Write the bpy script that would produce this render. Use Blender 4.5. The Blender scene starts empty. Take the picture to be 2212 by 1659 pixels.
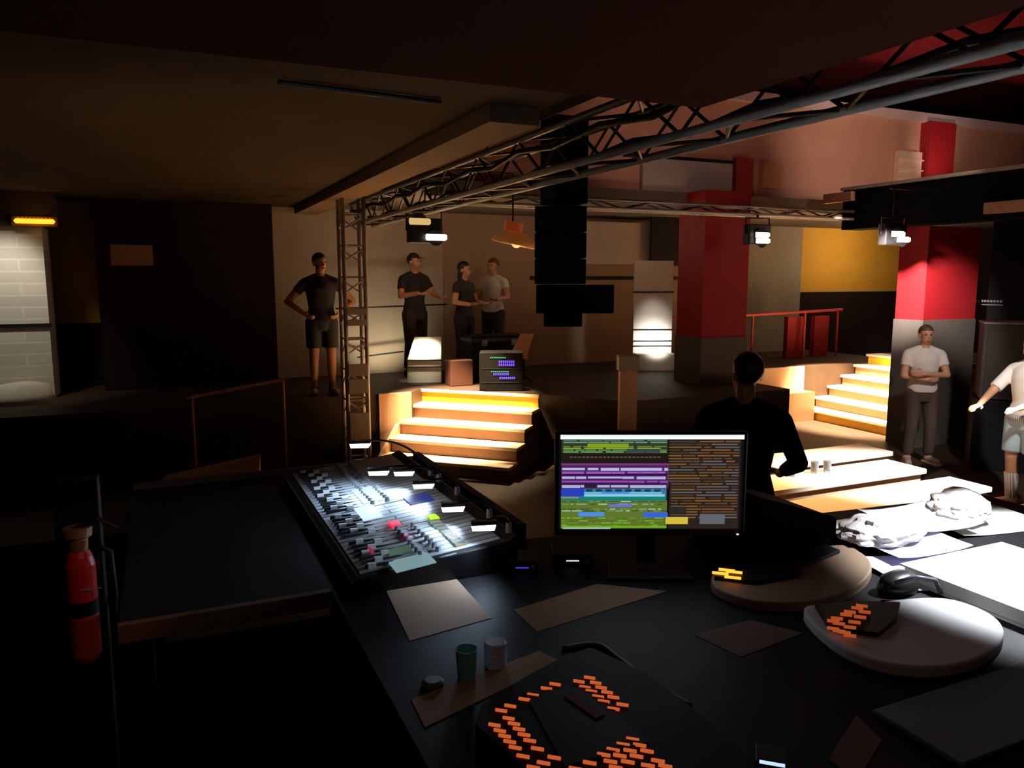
import bpy, bmesh, math, random
from mathutils import Vector, Matrix
random.seed(7)
sc = bpy.context.scene
COL = sc.collection
PI = math.pi

# ------------------------------------------------------------------ camera
FPX = 1671.0
PITCH = math.radians(7.8)
YAW = math.radians(24.3)
EYE = Vector((0, 0, 2.3))
cam_d = bpy.data.cameras.new('camera')
cam_d.sensor_width = 36.0
cam_d.lens = FPX / 2212 * 36.0
cam_d.clip_start = 0.02
cam = bpy.data.objects.new('camera', cam_d)
COL.objects.link(cam)
cam.location = EYE
cam.rotation_euler = (PI / 2 - PITCH, 0, -YAW)
sc.camera = cam

def ray(px, py):
    x = (px - 1106) / FPX
    u = (829.5 - py) / FPX
    fw = math.cos(PITCH) + u * math.sin(PITCH)
    up = u * math.cos(PITCH) - math.sin(PITCH)
    return Vector((fw * math.sin(YAW) + x * math.cos(YAW), fw * math.cos(YAW) - x * math.sin(YAW), up))

def at_z(px, py, z):
    d = ray(px, py); return EYE + d * ((z - EYE.z) / d.z)
def at_y(px, py, y):
    d = ray(px, py); return EYE + d * (y / d.y)
def at_x(px, py, x):
    d = ray(px, py); return EYE + d * (x / d.x)

# ------------------------------------------------------------------ materials
_mc = {}
def mat(name, col, rough=0.6, metal=0.0, emit=None, es=0.0, vary=0.12, scale=14.0, bump=0.0, coat=0.0, trans=0.0, spec=0.5):
    if name in _mc: return _mc[name]
    m = bpy.data.materials.new(name); m.use_nodes = True
    nt = m.node_tree; b = nt.nodes['Principled BSDF']
    b.inputs['Roughness'].default_value = rough
    b.inputs['Metallic'].default_value = metal
    b.inputs['Specular IOR Level'].default_value = spec
    if coat: b.inputs['Coat Weight'].default_value = coat
    if trans: b.inputs['Transmission Weight'].default_value = trans
    if vary > 0:
        tc = nt.nodes.new('ShaderNodeTexCoord')
        nz = nt.nodes.new('ShaderNodeTexNoise'); nz.inputs['Scale'].default_value = scale; nz.inputs['Detail'].default_value = 4
        mx = nt.nodes.new('ShaderNodeMix'); mx.data_type = 'RGBA'
        mx.inputs['A'].default_value = (*[c * (1 - vary) for c in col], 1)
        mx.inputs['B'].default_value = (*[min(1, c * (1 + vary)) for c in col], 1)
        nt.links.new(tc.outputs['Object'], nz.inputs['Vector'])
        nt.links.new(nz.outputs['Fac'], mx.inputs['Factor'])
        nt.links.new(mx.outputs['Result'], b.inputs['Base Color'])
        if bump > 0:
            bp = nt.nodes.new('ShaderNodeBump'); bp.inputs['Strength'].default_value = bump; bp.inputs['Distance'].default_value = 0.01
            nt.links.new(nz.outputs['Fac'], bp.inputs['Height']); nt.links.new(bp.outputs['Normal'], b.inputs['Normal'])
    else:
        b.inputs['Base Color'].default_value = (*col, 1)
    if emit:
        b.inputs['Emission Color'].default_value = (*emit, 1)
        b.inputs['Emission Strength'].default_value = es
    _mc[name] = m
    return m

def srgb(r, g, b):
    f = lambda v: (v / 255 / 12.92) if v <= 10 else ((v / 255 + 0.055) / 1.055) ** 2.4
    return (f(r), f(g), f(b))

def glow(name, rgb, s=1.0):
    c = srgb(*rgb)
    return mat(name, (0.01, 0.01, 0.01), 0.5, emit=c, es=s, vary=0)

def brick_mat(name, col, mortar, w, h, rough=0.6, msize=0.02, bump=0.3, rot=None):
    if name in _mc: return _mc[name]
    m = bpy.data.materials.new(name); m.use_nodes = True
    nt = m.node_tree; b = nt.nodes['Principled BSDF']; b.inputs['Roughness'].default_value = rough
    tc = nt.nodes.new('ShaderNodeTexCoord'); mp = nt.nodes.new('ShaderNodeMapping')
    if rot: mp.inputs['Rotation'].default_value = rot
    br = nt.nodes.new('ShaderNodeTexBrick')
    br.inputs['Color1'].default_value = (*col, 1); br.inputs['Color2'].default_value = (*[c * 0.88 for c in col], 1)
    br.inputs['Mortar'].default_value = (*mortar, 1)
    br.inputs['Scale'].default_value = 1; br.inputs['Brick Width'].default_value = w; br.inputs['Row Height'].default_value = h
    br.inputs['Mortar Size'].default_value = msize
    nt.links.new(tc.outputs['Object'], mp.inputs['Vector']); nt.links.new(mp.outputs['Vector'], br.inputs['Vector'])
    nt.links.new(br.outputs['Color'], b.inputs['Base Color'])
    bp = nt.nodes.new('ShaderNodeBump'); bp.inputs['Strength'].default_value = bump; bp.inputs['Distance'].default_value = 0.005; bp.invert = True
    nt.links.new(br.outputs['Fac'], bp.inputs['Height']); nt.links.new(bp.outputs['Normal'], b.inputs['Normal'])
    _mc[name] = m
    return m

BLACK = mat('black_paint', (0.008, 0.007, 0.009), 0.7, spec=.25)
BLACKM = mat('black_metal', (0.014, 0.013, 0.015), 0.4, 0.3)
BLACKP = mat('black_plastic', (0.008, 0.008, 0.010), 0.55, spec=.25)
DARKC = mat('dark_curtain', (0.028, 0.014, 0.011), 0.95, scale=6, spec=.05)
ALU = mat('aluminium_pipe', (0.55, 0.54, 0.50), 0.45, 0.15)
STEEL = mat('grey_steel', (0.28, 0.27, 0.26), 0.45, 0.6)
GREYP = mat('grey_painted_metal', (0.28, 0.27, 0.25), 0.6)
PAPER = mat('white_paper', (0.75, 0.73, 0.68), 0.8, vary=0.04)
WOOD = mat('warm_wood', (0.52, 0.33, 0.17), 0.5, scale=5, vary=0.25)
WOODD = mat('brown_wood', (0.22, 0.115, 0.055), 0.55, scale=5, vary=0.25)
YELLOW = mat('yellow_paint', (0.82, 0.46, 0.02), 0.5)
SKIN = mat('skin', (0.52, 0.26, 0.15), 0.55, vary=0.05)
HAIRD = mat('dark_hair', (0.018, 0.011, 0.008), 0.5, vary=0.3, scale=60)
HAIRB = mat('brown_hair', (0.10, 0.05, 0.022), 0.5, vary=0.3, scale=60)

# ------------------------------------------------------------------ mesh builder
class MB:
    def __init__(s): s.v = []; s.f = []; s.m = []
    def add(s, vs, fs, mi=0, M=None):
        o = len(s.v)
        s.v += [tuple(M @ Vector(p)) if M else tuple(p) for p in vs]
        s.f += [tuple(i + o for i in f) for f in fs]
        s.m += [mi] * len(fs); return s
    def box(s, a, b, mi=0, M=None):
        (x0, y0, z0), (x1, y1, z1) = a, b
        x0, x1 = sorted((x0, x1)); y0, y1 = sorted((y0, y1)); z0, z1 = sorted((z0, z1))
        vs = [(x0, y0, z0), (x1, y0, z0), (x1, y1, z0), (x0, y1, z0), (x0, y0, z1), (x1, y0, z1), (x1, y1, z1), (x0, y1, z1)]
        return s.add(vs, [(0, 3, 2, 1), (4, 5, 6, 7), (0, 1, 5, 4), (1, 2, 6, 5), (2, 3, 7, 6), (3, 0, 4, 7)], mi, M)
    def cbox(s, c, d, mi=0, M=None):
        return s.box([c[i] - d[i] / 2 for i in range(3)], [c[i] + d[i] / 2 for i in range(3)], mi, M)
    def prism(s, poly, z0, z1, mi=0, M=None):
        n = len(poly)
        ar = sum(poly[i][0] * poly[(i + 1) % n][1] - poly[(i + 1) % n][0] * poly[i][1] for i in range(n))
        if ar < 0: poly = poly[::-1]
        vs = [(p[0], p[1], z0) for p in poly] + [(p[0], p[1], z1) for p in poly]
        fs = [tuple(range(n))[::-1], tuple(range(n, 2 * n))] + [(i, (i + 1) % n, n + (i + 1) % n, n + i) for i in range(n)]
        return s.add(vs, fs, mi, M)
    def cone(s, p0, p1, r0, r1, n=16, mi=0, M=None, cap=True):
        p0 = Vector(p0); p1 = Vector(p1); d = (p1 - p0).normalized()
        a = d.orthogonal().normalized(); b = d.cross(a)
        vs = []
        for p, r in ((p0, r0), (p1, r1)):
            for i in range(n):
                t = 2 * PI * i / n; vs.append(p + (a * math.cos(t) + b * math.sin(t)) * r)
        fs = [(i, (i + 1) % n, n + (i + 1) % n, n + i) for i in range(n)]
        if cap: fs += [tuple(range(n))[::-1], tuple(range(n, 2 * n))]
        return s.add(vs, fs, mi, M)
    def tube(s, pts, r, n=8, mi=0):
        pts = [Vector(p) for p in pts]
        ring = []; vs = []
        a = None
        for i, p in enumerate(pts):
            d = (pts[min(i + 1, len(pts) - 1)] - pts[max(i - 1, 0)]).normalized()
            if a is None: a = d.orthogonal().normalized()
            a = (a - d * a.dot(d)).normalized(); b = d.cross(a)
            rr = r[i] if isinstance(r, (list, tuple)) else r
            for k in range(n):
                t = 2 * PI * k / n; vs.append(p + (a * math.cos(t) + b * math.sin(t)) * rr)
        fs = []
        for i in range(len(pts) - 1):
            for k in range(n):
                fs.append((i * n + k, i * n + (k + 1) % n, (i + 1) * n + (k + 1) % n, (i + 1) * n + k))
        L = (len(pts) - 1) * n
        fs += [tuple(range(n))[::-1], tuple(range(L, L + n))]
        return s.add(vs, fs, mi)
    def ball(s, c, r, n=12, mi=0, M=None):
        if not isinstance(r, (list, tuple)): r = (r, r, r)
        vs = [(c[0], c[1], c[2] - r[2])]
        h = n // 2
        for i in range(1, h):
            ph = -PI / 2 + PI * i / h
            for k in range(n):
                t = 2 * PI * k / n
                vs.append((c[0] + r[0] * math.cos(ph) * math.cos(t), c[1] + r[1] * math.cos(ph) * math.sin(t), c[2] + r[2] * math.sin(ph)))
        vs.append((c[0], c[1], c[2] + r[2])); T = len(vs) - 1
        fs = [(0, 1 + (k + 1) % n, 1 + k) for k in range(n)]
        for i in range(h - 2):
            for k in range(n):
                a = 1 + i * n
                fs.append((a + k, a + (k + 1) % n, a + n + (k + 1) % n, a + n + k))
        a = 1 + (h - 2) * n
        fs += [(a + k, a + (k + 1) % n, T) for k in range(n)]
        return s.add(vs, fs, mi, M)
    def loft(s, rings, mi=0, M=None):
        n = len(rings[0]); vs = [p for r in rings for p in r]; fs = []
        for i in range(len(rings) - 1):
            for k in range(n):
                fs.append((i * n + k, i * n + (k + 1) % n, (i + 1) * n + (k + 1) % n, (i + 1) * n + k))
        L = (len(rings) - 1) * n
        fs += [tuple(range(n))[::-1], tuple(range(L, L + n))]
        return s.add(vs, fs, mi, M)
    def eloft(s, rows, n=20, mi=0, M=None):       # rows: (x,y,z,rx,ry)
        return s.loft([[(x + rx * math.cos(2 * PI * k / n), y + ry * math.sin(2 * PI * k / n), z) for k in range(n)] for x, y, z, rx, ry in rows], mi, M)
    def capsule(s, p0, r0, p1, r1, n=14, mi=0):
        p0 = Vector(p0); p1 = Vector(p1)
        s.cone(p0, p1, r0, r1, n, mi); s.ball(p0, r0, n, mi); s.ball(p1, r1, n, mi); return s
    def build(s, name, mats, parent=None, bevel=0, smooth=False, local=False):
        if not isinstance(mats, (list, tuple)): mats = [mats]
        me = bpy.data.meshes.new(name)
        off = Vector((0, 0, 0))
        if parent is not None and not local:
            q = parent
            while q is not None: off += q.location; q = q.parent
        me.from_pydata([tuple(Vector(p) - off) for p in s.v], [], s.f)
        for m in mats: me.materials.append(m)
        for p, mi in zip(me.polygons, s.m): p.material_index = mi; p.use_smooth = smooth
        bm = bmesh.new(); bm.from_mesh(me)
        bmesh.ops.recalc_face_normals(bm, faces=bm.faces[:])
        if bevel > 0:
            bmesh.ops.bevel(bm, geom=[e for e in bm.edges if len(e.link_faces) == 2 and e.calc_face_angle(0) > 0.6], offset=bevel, segments=2, profile=0.5, affect='EDGES', clamp_overlap=True)
        bm.to_mesh(me); bm.free(); me.update()
        o = bpy.data.objects.new(name, me); COL.objects.link(o)
        if parent is not None: o.parent = parent
        return o

def tag(o, label, cat, group=None, kind=None):
    o['label'] = label; o['category'] = cat
    if group: o['group'] = group
    if kind: o['kind'] = kind
    return o
def thing(name, label, cat, loc=(0, 0, 0), rz=0, group=None):
    o = bpy.data.objects.new(name, None); COL.objects.link(o)
    o.empty_display_size = 0.1
    o.location = loc; o.rotation_euler = (0, 0, rz)
    return tag(o, label, cat, group)
def struct(name, mb, m, bevel=0):
    o = mb.build(name, m, bevel=bevel); o['kind'] = 'structure'; return o
def spot(name, loc, target, energy, col, deg, blend=0.5, size=0.05):
    l = bpy.data.lights.new(name, 'SPOT'); l.energy = energy; l.color = col; l.spot_size = math.radians(deg); l.spot_blend = blend; l.shadow_soft_size = size
    o = bpy.data.objects.new(name, l); COL.objects.link(o); o.location = loc
    o.rotation_euler = (Vector(target) - Vector(loc)).to_track_quat('-Z', 'Y').to_euler(); return o
def point(name, loc, energy, col, size=0.05):
    l = bpy.data.lights.new(name, 'POINT'); l.energy = energy; l.color = col; l.shadow_soft_size = size
    o = bpy.data.objects.new(name, l); COL.objects.link(o); o.location = loc; return o
def area(name, loc, target, energy, col, sx, sy):
    l = bpy.data.lights.new(name, 'AREA'); l.energy = energy; l.color = col; l.shape = 'RECTANGLE'; l.size = sx; l.size_y = sy
    o = bpy.data.objects.new(name, l); COL.objects.link(o); o.location = loc
    o.rotation_euler = (Vector(target) - Vector(loc)).to_track_quat('-Z', 'Y').to_euler(); return o
def rotz(a): return Matrix.Rotation(a, 4, 'Z')
def frame(loc, rz): return Matrix.Translation(Vector(loc)) @ rotz(rz)

# ------------------------------------------------------------------ setting
W_CEIL = mat('brown_ceiling', (0.085, 0.058, 0.036), 0.9, scale=3, vary=0.2, bump=0.2, spec=.05)
W_BEIGE = mat('beige_plaster', (0.42, 0.33, 0.25), 0.85, scale=4, vary=0.08, bump=0.1)
W_YELL = mat('ochre_wall', (0.62, 0.32, 0.03), 0.8, scale=4, vary=0.1)
W_DARK = mat('dark_wall', (0.02, 0.012, 0.012), 0.9, spec=.1)
W_MAROON = mat('maroon_wall', (0.12, 0.012, 0.018), 0.9, spec=.05)
RED = mat('red_paint', (0.34, 0.010, 0.016), 0.55, vary=0.06)
GREYD = mat('grey_dado', (0.11, 0.10, 0.09), 0.75)
FLOORM = mat('dark_floor', (0.05, 0.033, 0.022), 0.6, scale=3, vary=0.3, spec=.2)
STAGEM = mat('stage_boards', (0.05, 0.032, 0.022), 0.6, scale=3, vary=0.3, spec=.2)

struct('floor', MB().box((-6, -2, -0.1), (16, 12.3, 0)), FLOORM)
stage_poly = [(-6, 9.45), (2.84, 9.45), (3.12, 9.78), (4.3, 8.61), (5.0, 7.7), (7.5, 7.7), (7.5, 9.62), (12.0, 9.62), (12.0, 12.0), (-6, 12.0)]
struct('stage_floor', MB().prism(stage_poly, 0.0, 0.85), STAGEM)
struct('booth_floor', MB().prism([(-6, -2), (2.55, -2), (2.55, 3.75), (-.2, 3.75), (-.2, 5.6), (-6, 5.6)], 0, 0.62), mat('booth_carpet', (0.006, 0.004, 0.006), 0.95, scale=60, vary=0.3, spec=.05))  # left wing extended in black so the hall floor there stays dark
struct('wall_back', MB().box((-6, 12.0, 0), (16, 12.3, 5.8)), W_MAROON)
struct('wall_left', MB().box((-6.2, -2, 0), (-6, 12.3, 5.8)), W_DARK)
struct('wall_right', MB().box((15.8, -2, 0), (16, 12.3, 5.8)), W_DARK)
struct('wall_front', MB().box((-6, -2.2, 0), (16, -2, 5.8)), W_DARK)
struct('ceiling', MB().box((-6, 2.8, 3.3), (2.15, 12.0, 3.45)), W_CEIL)
struct('ceiling_hall', MB().box((2.15, -2, 5.6), (16, 12.0, 5.75)), W_MAROON)
struct('trim_1', MB().box((-6, -2, 3.02), (2.15, 2.8, 3.45)), mat('maroon_beam', (0.045, 0.012, 0.010), 0.9, spec=.03))
struct('trim_2', MB().box((2.15, -2, 3.3), (2.28, 12.0, 5.6)), W_DARK)
# panels of the back wall (ochre above a dark dado)
struct('trim_3', MB().box((11.72, 11.9, 2.02), (15.8, 12.0, 3.34)), W_YELL)
struct('trim_4', MB().box((9.2, 11.88, 0.85), (11.72, 12.0, 3.36)), mat('grey_beige_wall', (0.26, 0.22, 0.17), 0.85))
struct('trim_5', MB().box((11.72, 11.88, 0.0), (15.8, 12.0, 2.02)), W_DARK)
struct('trim_6', MB().box((-1.75, 11.9, 1.7), (-0.72, 12.0, 3.3)), W_YELL)
struct('trim_21', MB().box((-1.75, 11.9, .85), (-0.72, 12.0, 1.7)), W_DARK)
# stage rear walls
struct('wall_stage', MB().box((1.45, 11.6, 0.85), (4.05, 11.8, 3.3)), W_BEIGE)
struct('wall_stage_centre', MB().box((4.05, 11.62, 0.85), (8.6, 11.8, 3.3)), mat('brown_plaster', (0.33, 0.22, 0.15), 0.85, scale=4, bump=0.1))
struct('wall_stage_left', MB().box((-0.72, 11.2, 0.85), (1.45, 11.4, 3.3)), DARKC)
# gallery across the back of the hall
GAL = mat('gallery_plaster', (0.52, 0.27, 0.19), 0.8, scale=3, vary=0.15)
struct('wall_gallery', MB().box((2.3, 9.08, 3.46), (15.8, 9.25, 4.78)), GAL)
struct('trim_7', MB().box((2.3, 8.98, 4.78), (15.8, 9.3, 4.92)), mat('lilac_rail', (0.60, 0.46, 0.46), 0.5))
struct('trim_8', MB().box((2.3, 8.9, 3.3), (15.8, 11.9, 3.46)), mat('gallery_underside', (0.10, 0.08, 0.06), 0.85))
struct('trim_9', MB().box((8.9, 2.5, 2.98), (9.25, 8.3, 3.52)), mat('matt_black', (.003, .003, .004), .9, spec=.1))
struct('trim_10', MB().box((8.84, 2.5, 3.52), (9.3, 8.3, 3.56)), mat('pale_beam_edge', (0.33, 0.29, 0.25), 0.6))
# red pillars with a grey dado
def pillar(n, x0, x1, y0, y1, zb, zd, zt):
    mb = MB().box((x0, y0, zd), (x1, y1, zt), 0).box((x0 - .012, y0 - .012, zb), (x1 + .012, y1 + .012, zd), 1)
    o = struct(n, mb, [RED, GREYD]); return o
pillar('pillar_1', 6.66, 7.42, 8.5, 9.07, 0.85, 1.49, 3.46)
pillar('pillar_2', 9.27, 10.3, 7.18, 7.62, 0.0, 1.74, 2.98)
# pilaster carried up the gallery front above the right pillar
struct('trim_11', MB().box((11.35, 8.9, 3.46), (11.95, 9.08, 4.78)), RED)
struct('trim_12', MB().box((7.55, 8.98, 3.46), (7.85, 9.08, 4.0)), mat('dark_red_paint', (0.3, 0.02, 0.025), 0.6))
# white tiled column on the stage at the left
TILE = brick_mat('white_glazed_tile', (0.78, 0.74, 0.66), (0.85, 0.82, 0.74), 0.6, 0.14, 0.35, 0.012, 0.4, rot=(PI / 2, 0, 0))
o = struct('pillar_3', MB().box((-2.3, 10.8, 0.85), (-1.24, 11.4, 2.9)), TILE)
struct('trim_13', MB().box((-6, 10.7, 2.9), (-1.1, 11.2, 3.3)), mat('dark_beam', (0.05, 0.035, 0.03), 0.8))
struct('trim_14', MB().box((-2.31, 10.77, 1.72), (-1.22, 10.8, 1.76)), BLACK)

# conduit on low ceiling
tag(MB().tube([(0.6, 4.2, 3.28), (1.5, 4.3, 3.28)], 0.015).build('conduit', BLACKM), 'thin dark conduit clipped across the low brown ceiling', 'conduit')

# ceiling beam lit warm beside truss
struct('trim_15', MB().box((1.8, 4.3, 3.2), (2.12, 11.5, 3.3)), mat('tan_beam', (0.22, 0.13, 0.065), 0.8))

# ------------------------------------------------------------------ lighting trusses
def box_truss(name, label, p0, p1, w, h, seg, rc=0.024):
    p0 = Vector(p0); p1 = Vector(p1); d = (p1 - p0); L = d.length; d.normalize()
    side = Vector((0, 0, 1)).cross(d).normalized(); up = Vector((0, 0, 1))
    t = thing(name, label, 'truss', p0)
    cs = []
    for sx, sz in ((-1, 0), (1, 0), (-1, 1), (1, 1)):
        a = p0 + side * (sx * w / 2) + up * (sz * h)
        MB().tube([a, a + d * L], rc).build('chord', ALU if sz == 0 else STEEL, t, smooth=True); cs.append(a)
    mb = MB(); n = max(2, int(L / seg))
    for i in range(n):
        a0, a1 = L * i / n, L * (i + 1) / n
        for c0, c1 in ((0, 2), (1, 3), (0, 1), (2, 3)):
            f, g = (c0, c1) if i % 2 == 0 else (c1, c0)
            mb.tube([cs[f] + d * a0, cs[g] + d * a1], 0.01, 6)
            if i == 0: mb.tube([cs[c0], cs[c1]], 0.01, 6)
    mb.build('lacing', BLACKM, t)
    return t
tr = box_truss('lighting_truss', 'long aluminium box truss running diagonally under the low ceiling edge', (2.45, 0.2, 2.98), (2.45, 10.2, 2.98), 0.28, 0.26, 0.36)
for y in (1.2, 3.4, 5.6, 7.8, 9.8):
    MB().tube([(2.32, y, 3.22), (2.32, y, 3.6)], 0.012, 6).cbox((2.30, y, 3.6), (0.05, 0.1, 0.1)).build('hanger', BLACKM, tr)
tr2 = box_truss('lighting_truss', 'flat ladder truss of two pale pipes crossing the back of the hall', (2.7, 8.2, 3.12), (10.4, 8.2, 3.12), 0.2, 0.10, 0.4, 0.02)
# cables along main truss
for k, (dx, z) in enumerate(((0.0, 3.03), (-0.22, 3.1))):
    pts = [(2.45 + dx + 0.02 * math.sin(i * 1.3), 0.3 + i * 0.5, z + (0.03 if i % 2 else -0.015)) for i in range(20)]
    tag(MB().tube(pts, 0.018).build('cable', BLACKP), ('black cable loom lying inside the diagonal box truss', 'black cable slung along the outer side of the diagonal truss')[k], 'cable')

# vertical truss tower at stage left
tw = thing('truss_tower', 'pale vertical lattice tower standing in front of the stage edge', 'truss', (2.06, 9.1, 0))
TW = mat('tower_paint', (0.40, 0.34, 0.31), 0.5, 0.2)
for sx in (-1, 1):
    for sy in (-1, 1):
        MB().tube([(2.06 + sx * .12, 9.1 + sy * .12, .03), (2.06 + sx * .12, 9.1 + sy * .12, 3.27)], .024).build('chord', TW, tw, smooth=True)
for i in range(17):
    z = 0.15 + i * 0.18
    mb = MB()
    for a, b in (((-1, -1), (1, -1)), ((1, -1), (1, 1)), ((1, 1), (-1, 1)), ((-1, 1), (-1, -1))):
        mb.tube([(2.06 + a[0] * .12, 9.1 + a[1] * .12, z), (2.06 + b[0] * .12, 9.1 + b[1] * .12, z + (.16 if i % 2 else 0.0))], .011, 6)
    mb.build('rung', TW, tw)
for z0, z1 in ((0.3, 0.72), (0.95, 1.12), (1.16, 1.3), (1.75, 1.82), (1.88, 1.95)):
    MB().box((1.95, 8.945, z0), (2.17, 8.975, z1)).build('panel', mat('tower_panel', (0.36, 0.27, 0.23), 0.6), tw)
MB().box((1.86, 8.9, 0), (2.26, 9.3, 0.03)).build('base_plate', STEEL, tw)

# ------------------------------------------------------------------ lamps on the rigs
LENSW = glow('lens_warm', (255, 236, 205), 3.0)
LENSY = glow('lens_amber', (214, 180, 110), 1.0)
LENSC = glow('lens_cool', (255, 250, 250), 3.5)
def blinder(name, label, p, pz_top, offs, lens):
    t = thing(name, label, 'stage light', p)
    MB().cbox((0, 0.06, 0.0), (0.36, 0.12, 0.26)).build('housing', BLACKM, t, bevel=.01, local=True)
    y = MB().tube([(-.195, .06, 0), (-.195, .06, .21), (.195, .06, .21), (.195, .06, 0)], .012)
    y.tube([(0, .06, .21), (0, .06, pz_top - p[2])], .014)
    y.build('yoke', BLACKM, t, local=True)
    for (ox, oz), ln in zip(offs, lens):
        l = MB().cone((ox, -.03, oz), (ox, 0.0, oz), 0.09, 0.06, 20, 0)
        l.build('reflector_rim', BLACKP, t, local=True)
        MB().eloft([(ox, -.034, oz - .034, .105, .006), (ox, -.05, oz - .02, .12, .012), (ox, -.05, oz + .02, .12, .012), (ox, -.034, oz + .034, .105, .006)], 24).build('lamp', ln, t, local=True)
    return t
blinder('blinder_light', 'two-lamp stage light with staggered amber and white lamps left of hanging speaker', at_y(920, 498, 8.0), 3.12, ((-.08, .09), (.10, -.07)), (LENSY, LENSW))
blinder('blinder_light', 'two-lamp stage light glowing in front of the tall red pillar edge', at_y(1642, 506, 8.0), 3.12, ((0, -.01), (.01, -.085)), (LENSW, LENSW))
blinder('blinder_light', 'two-lamp stage light glowing above the brightly lit red column', at_y(1937, 506, 6.9), 3.40, ((-.03, 0.0), (.07, -.065)), (LENSW, LENSC))

def profile(name, label, p, target, top):
    t = thing(name, label, 'stage light', p)
    d = (Vector(target) - Vector(p)).normalized()
    P = Vector(p)
    MB().cone(P - d * .22, P + d * .02, .085, .085, 18).cone(P + d * .02, P + d * .2, .06, .075, 18).build('body', BLACKM, t, smooth=False)
    MB().cone(P + d * .195, P + d * .203, .066, .066, 18).build('lens', LENSW, t)
    s = d.cross(Vector((0, 0, 1))).normalized() * .11
    MB().tube([P - s, P - s + Vector((0, 0, .16)), P + s + Vector((0, 0, .16)), P + s], .01).tube([P + Vector((0, 0, .16)), Vector((p[0], p[1], top))], .014).build('yoke', BLACKM, t)
    return P + d * .26
# moving heads and profiles on the main truss


q = at_y(1937, 506, 6.9)
tag(MB().tube([(q.x - .1, q.y + .06, 3.40), (8.9, q.y + .06, 3.40)], .02).build('boom_arm', BLACKM), 'short black arm on the side beam carrying the lamp above the red column', 'bracket')
# hanging black speaker column
hs = thing('hanging_speaker', 'tall black loudspeaker column hung beside the diagonal truss in mid view', 'loudspeaker', (2.76, 5.22, 3.4))
MB().box((2.64, 5.08, 2.84), (2.91, 5.34, 3.46)).build('rigging_column', BLACK, hs, bevel=.01)
MB().box((2.58, 5.18, 3.0), (2.66, 5.24, 3.06)).build('clamp', STEEL, hs)
for i in range(3):
    z = 2.82 - i * .19
    M = frame((2.79, 5.22, z), -YAW)
    MB().prism([(-.23, -.18), (.15, -.18), (.13, .18), (-.21, .18)], -.185, -.003, 0, M).build('cabinet', BLACKP, hs, bevel=.008)
    MB().cbox((-.04, -.188, -.094), (.34, .012, .155), 0, M).build('grille', mat('speaker_grille', (.01, .01, .011), .7, .1), hs)
M = frame((2.88, 5.22, 2.25), -YAW)
MB().prism([(-.30, -.2), (.28, -.2), (.24, .2), (-.26, .2)], -.21, 0, 0, M).build('subwoofer', BLACKP, hs, bevel=.01)
M = frame((2.79, 5.22, 2.04), -YAW)
MB().prism([(-.16, -.15), (.13, -.15), (.11, .15), (-.14, .15)], -.1, 0, 0, M).build('bottom_bumper', BLACKP, hs, bevel=.01)

# pendant lamp with wide brown shade
pc = at_y(1118, 514, 7.0)
pl = thing('pendant_lamp', 'pendant lamp with a wide tilted amber shade left of hanging speaker', 'lamp', pc)
M = Matrix.Translation(pc) @ rotz(-YAW) @ Matrix.Rotation(math.radians(12), 4, 'Y')
AMB = mat('amber_shade', (0.62, 0.33, 0.12), 0.6, emit=srgb(120, 66, 26), es=.45, vary=.1)
MB().eloft([(0, 0, -.07, .25, .25), (0, 0, -.02, .22, .22), (0, 0, .03, .13, .13), (0, 0, .05, .06, .06)], 28, 0, M).build('shade', AMB, pl, smooth=True)
MB().eloft([(-.06, 0, .05, .09, .07), (-.06, 0, .14, .09, .07)], 20, 0, M).build('cap', mat('orange_cap', (.6, .16, .05), .5, emit=srgb(150, 60, 20), es=.35, vary=0), pl)
MB().ball((0, 0, -.05), .05, 12, 0, M).build('bulb', glow('bulb_warm', (255, 190, 120), 1.2), pl)
MB().tube([pc + Vector((-.05, 0, .12)), (pc.x - .05, pc.y, 3.3)], .008).tube([(pc.x - .05, pc.y, 3.3), (2.61, pc.y, 3.3)], .008).build('cord', BLACKP, pl)
point('pendant_light', pc + Vector((0, 0, -.16)), 1.6, (1, .62, .3), .05)

# projection screen and sign on the gallery
tag(MB().box((5.99, 9.0, 3.47), (7.5, 9.06, 3.9)).build('projection_screen', mat('screen_cloth', (.40, .36, .34), .8, vary=.05)), 'pale grey projection screen on the gallery front above the dark rig', 'screen')
struct('trim_16', MB().box((5.7, 8.96, 3.9), (7.5, 9.04, 3.94)), BLACK)
gs = thing('gallery_lantern', 'beige louvred panel on the gallery front left of the red pilaster', 'panel', (11.05, 9.0, 3.62))
MB().box((10.78, 8.98, 3.6), (11.3, 9.07, 4.3)).build('panel', mat('beige_panel', (.72, .5, .36), .7), gs)
mb = MB()
for z in (3.68, 3.84, 4.0, 4.16): mb.box((10.76, 8.955, z), (11.32, 8.98, z + .02))
mb.build('louvre', mat('cream_slat', (.8, .62, .46), .6), gs)
tag(MB().box((8.05, 8.99, 3.6), (8.4, 9.07, 3.95)).build('notice_board', mat('tan_board', (.5, .24, .1), .8)), 'small tan board on the gallery front left of its plain middle', 'board')
# pale boards on the ceiling edge above the red column
for k, (px, py, lb) in enumerate([(1812, 426, 'pale board fixed under the rail left of the black side beam'), (2175, 446, 'tan board on the black side beam at the right edge')]):
    p = at_x(px, py, 8.86)
    tag(MB().box((8.82, p.y - .25, p.z - .07), (8.9, p.y + .25, p.z + .06)).build('fascia_board', mat('tan_board2', (.4, .22, .13), .8)), lb, 'board')

# wall notice on dark curtain
tag(MB().box((-.55, 11.16, 2.46), (-.06, 11.2, 2.72)).build('wall_sign', mat('faded_sign', (.4, .2, .1), .8)), 'dim blank brown sign high on the dark wall left of stage', 'sign')
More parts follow.
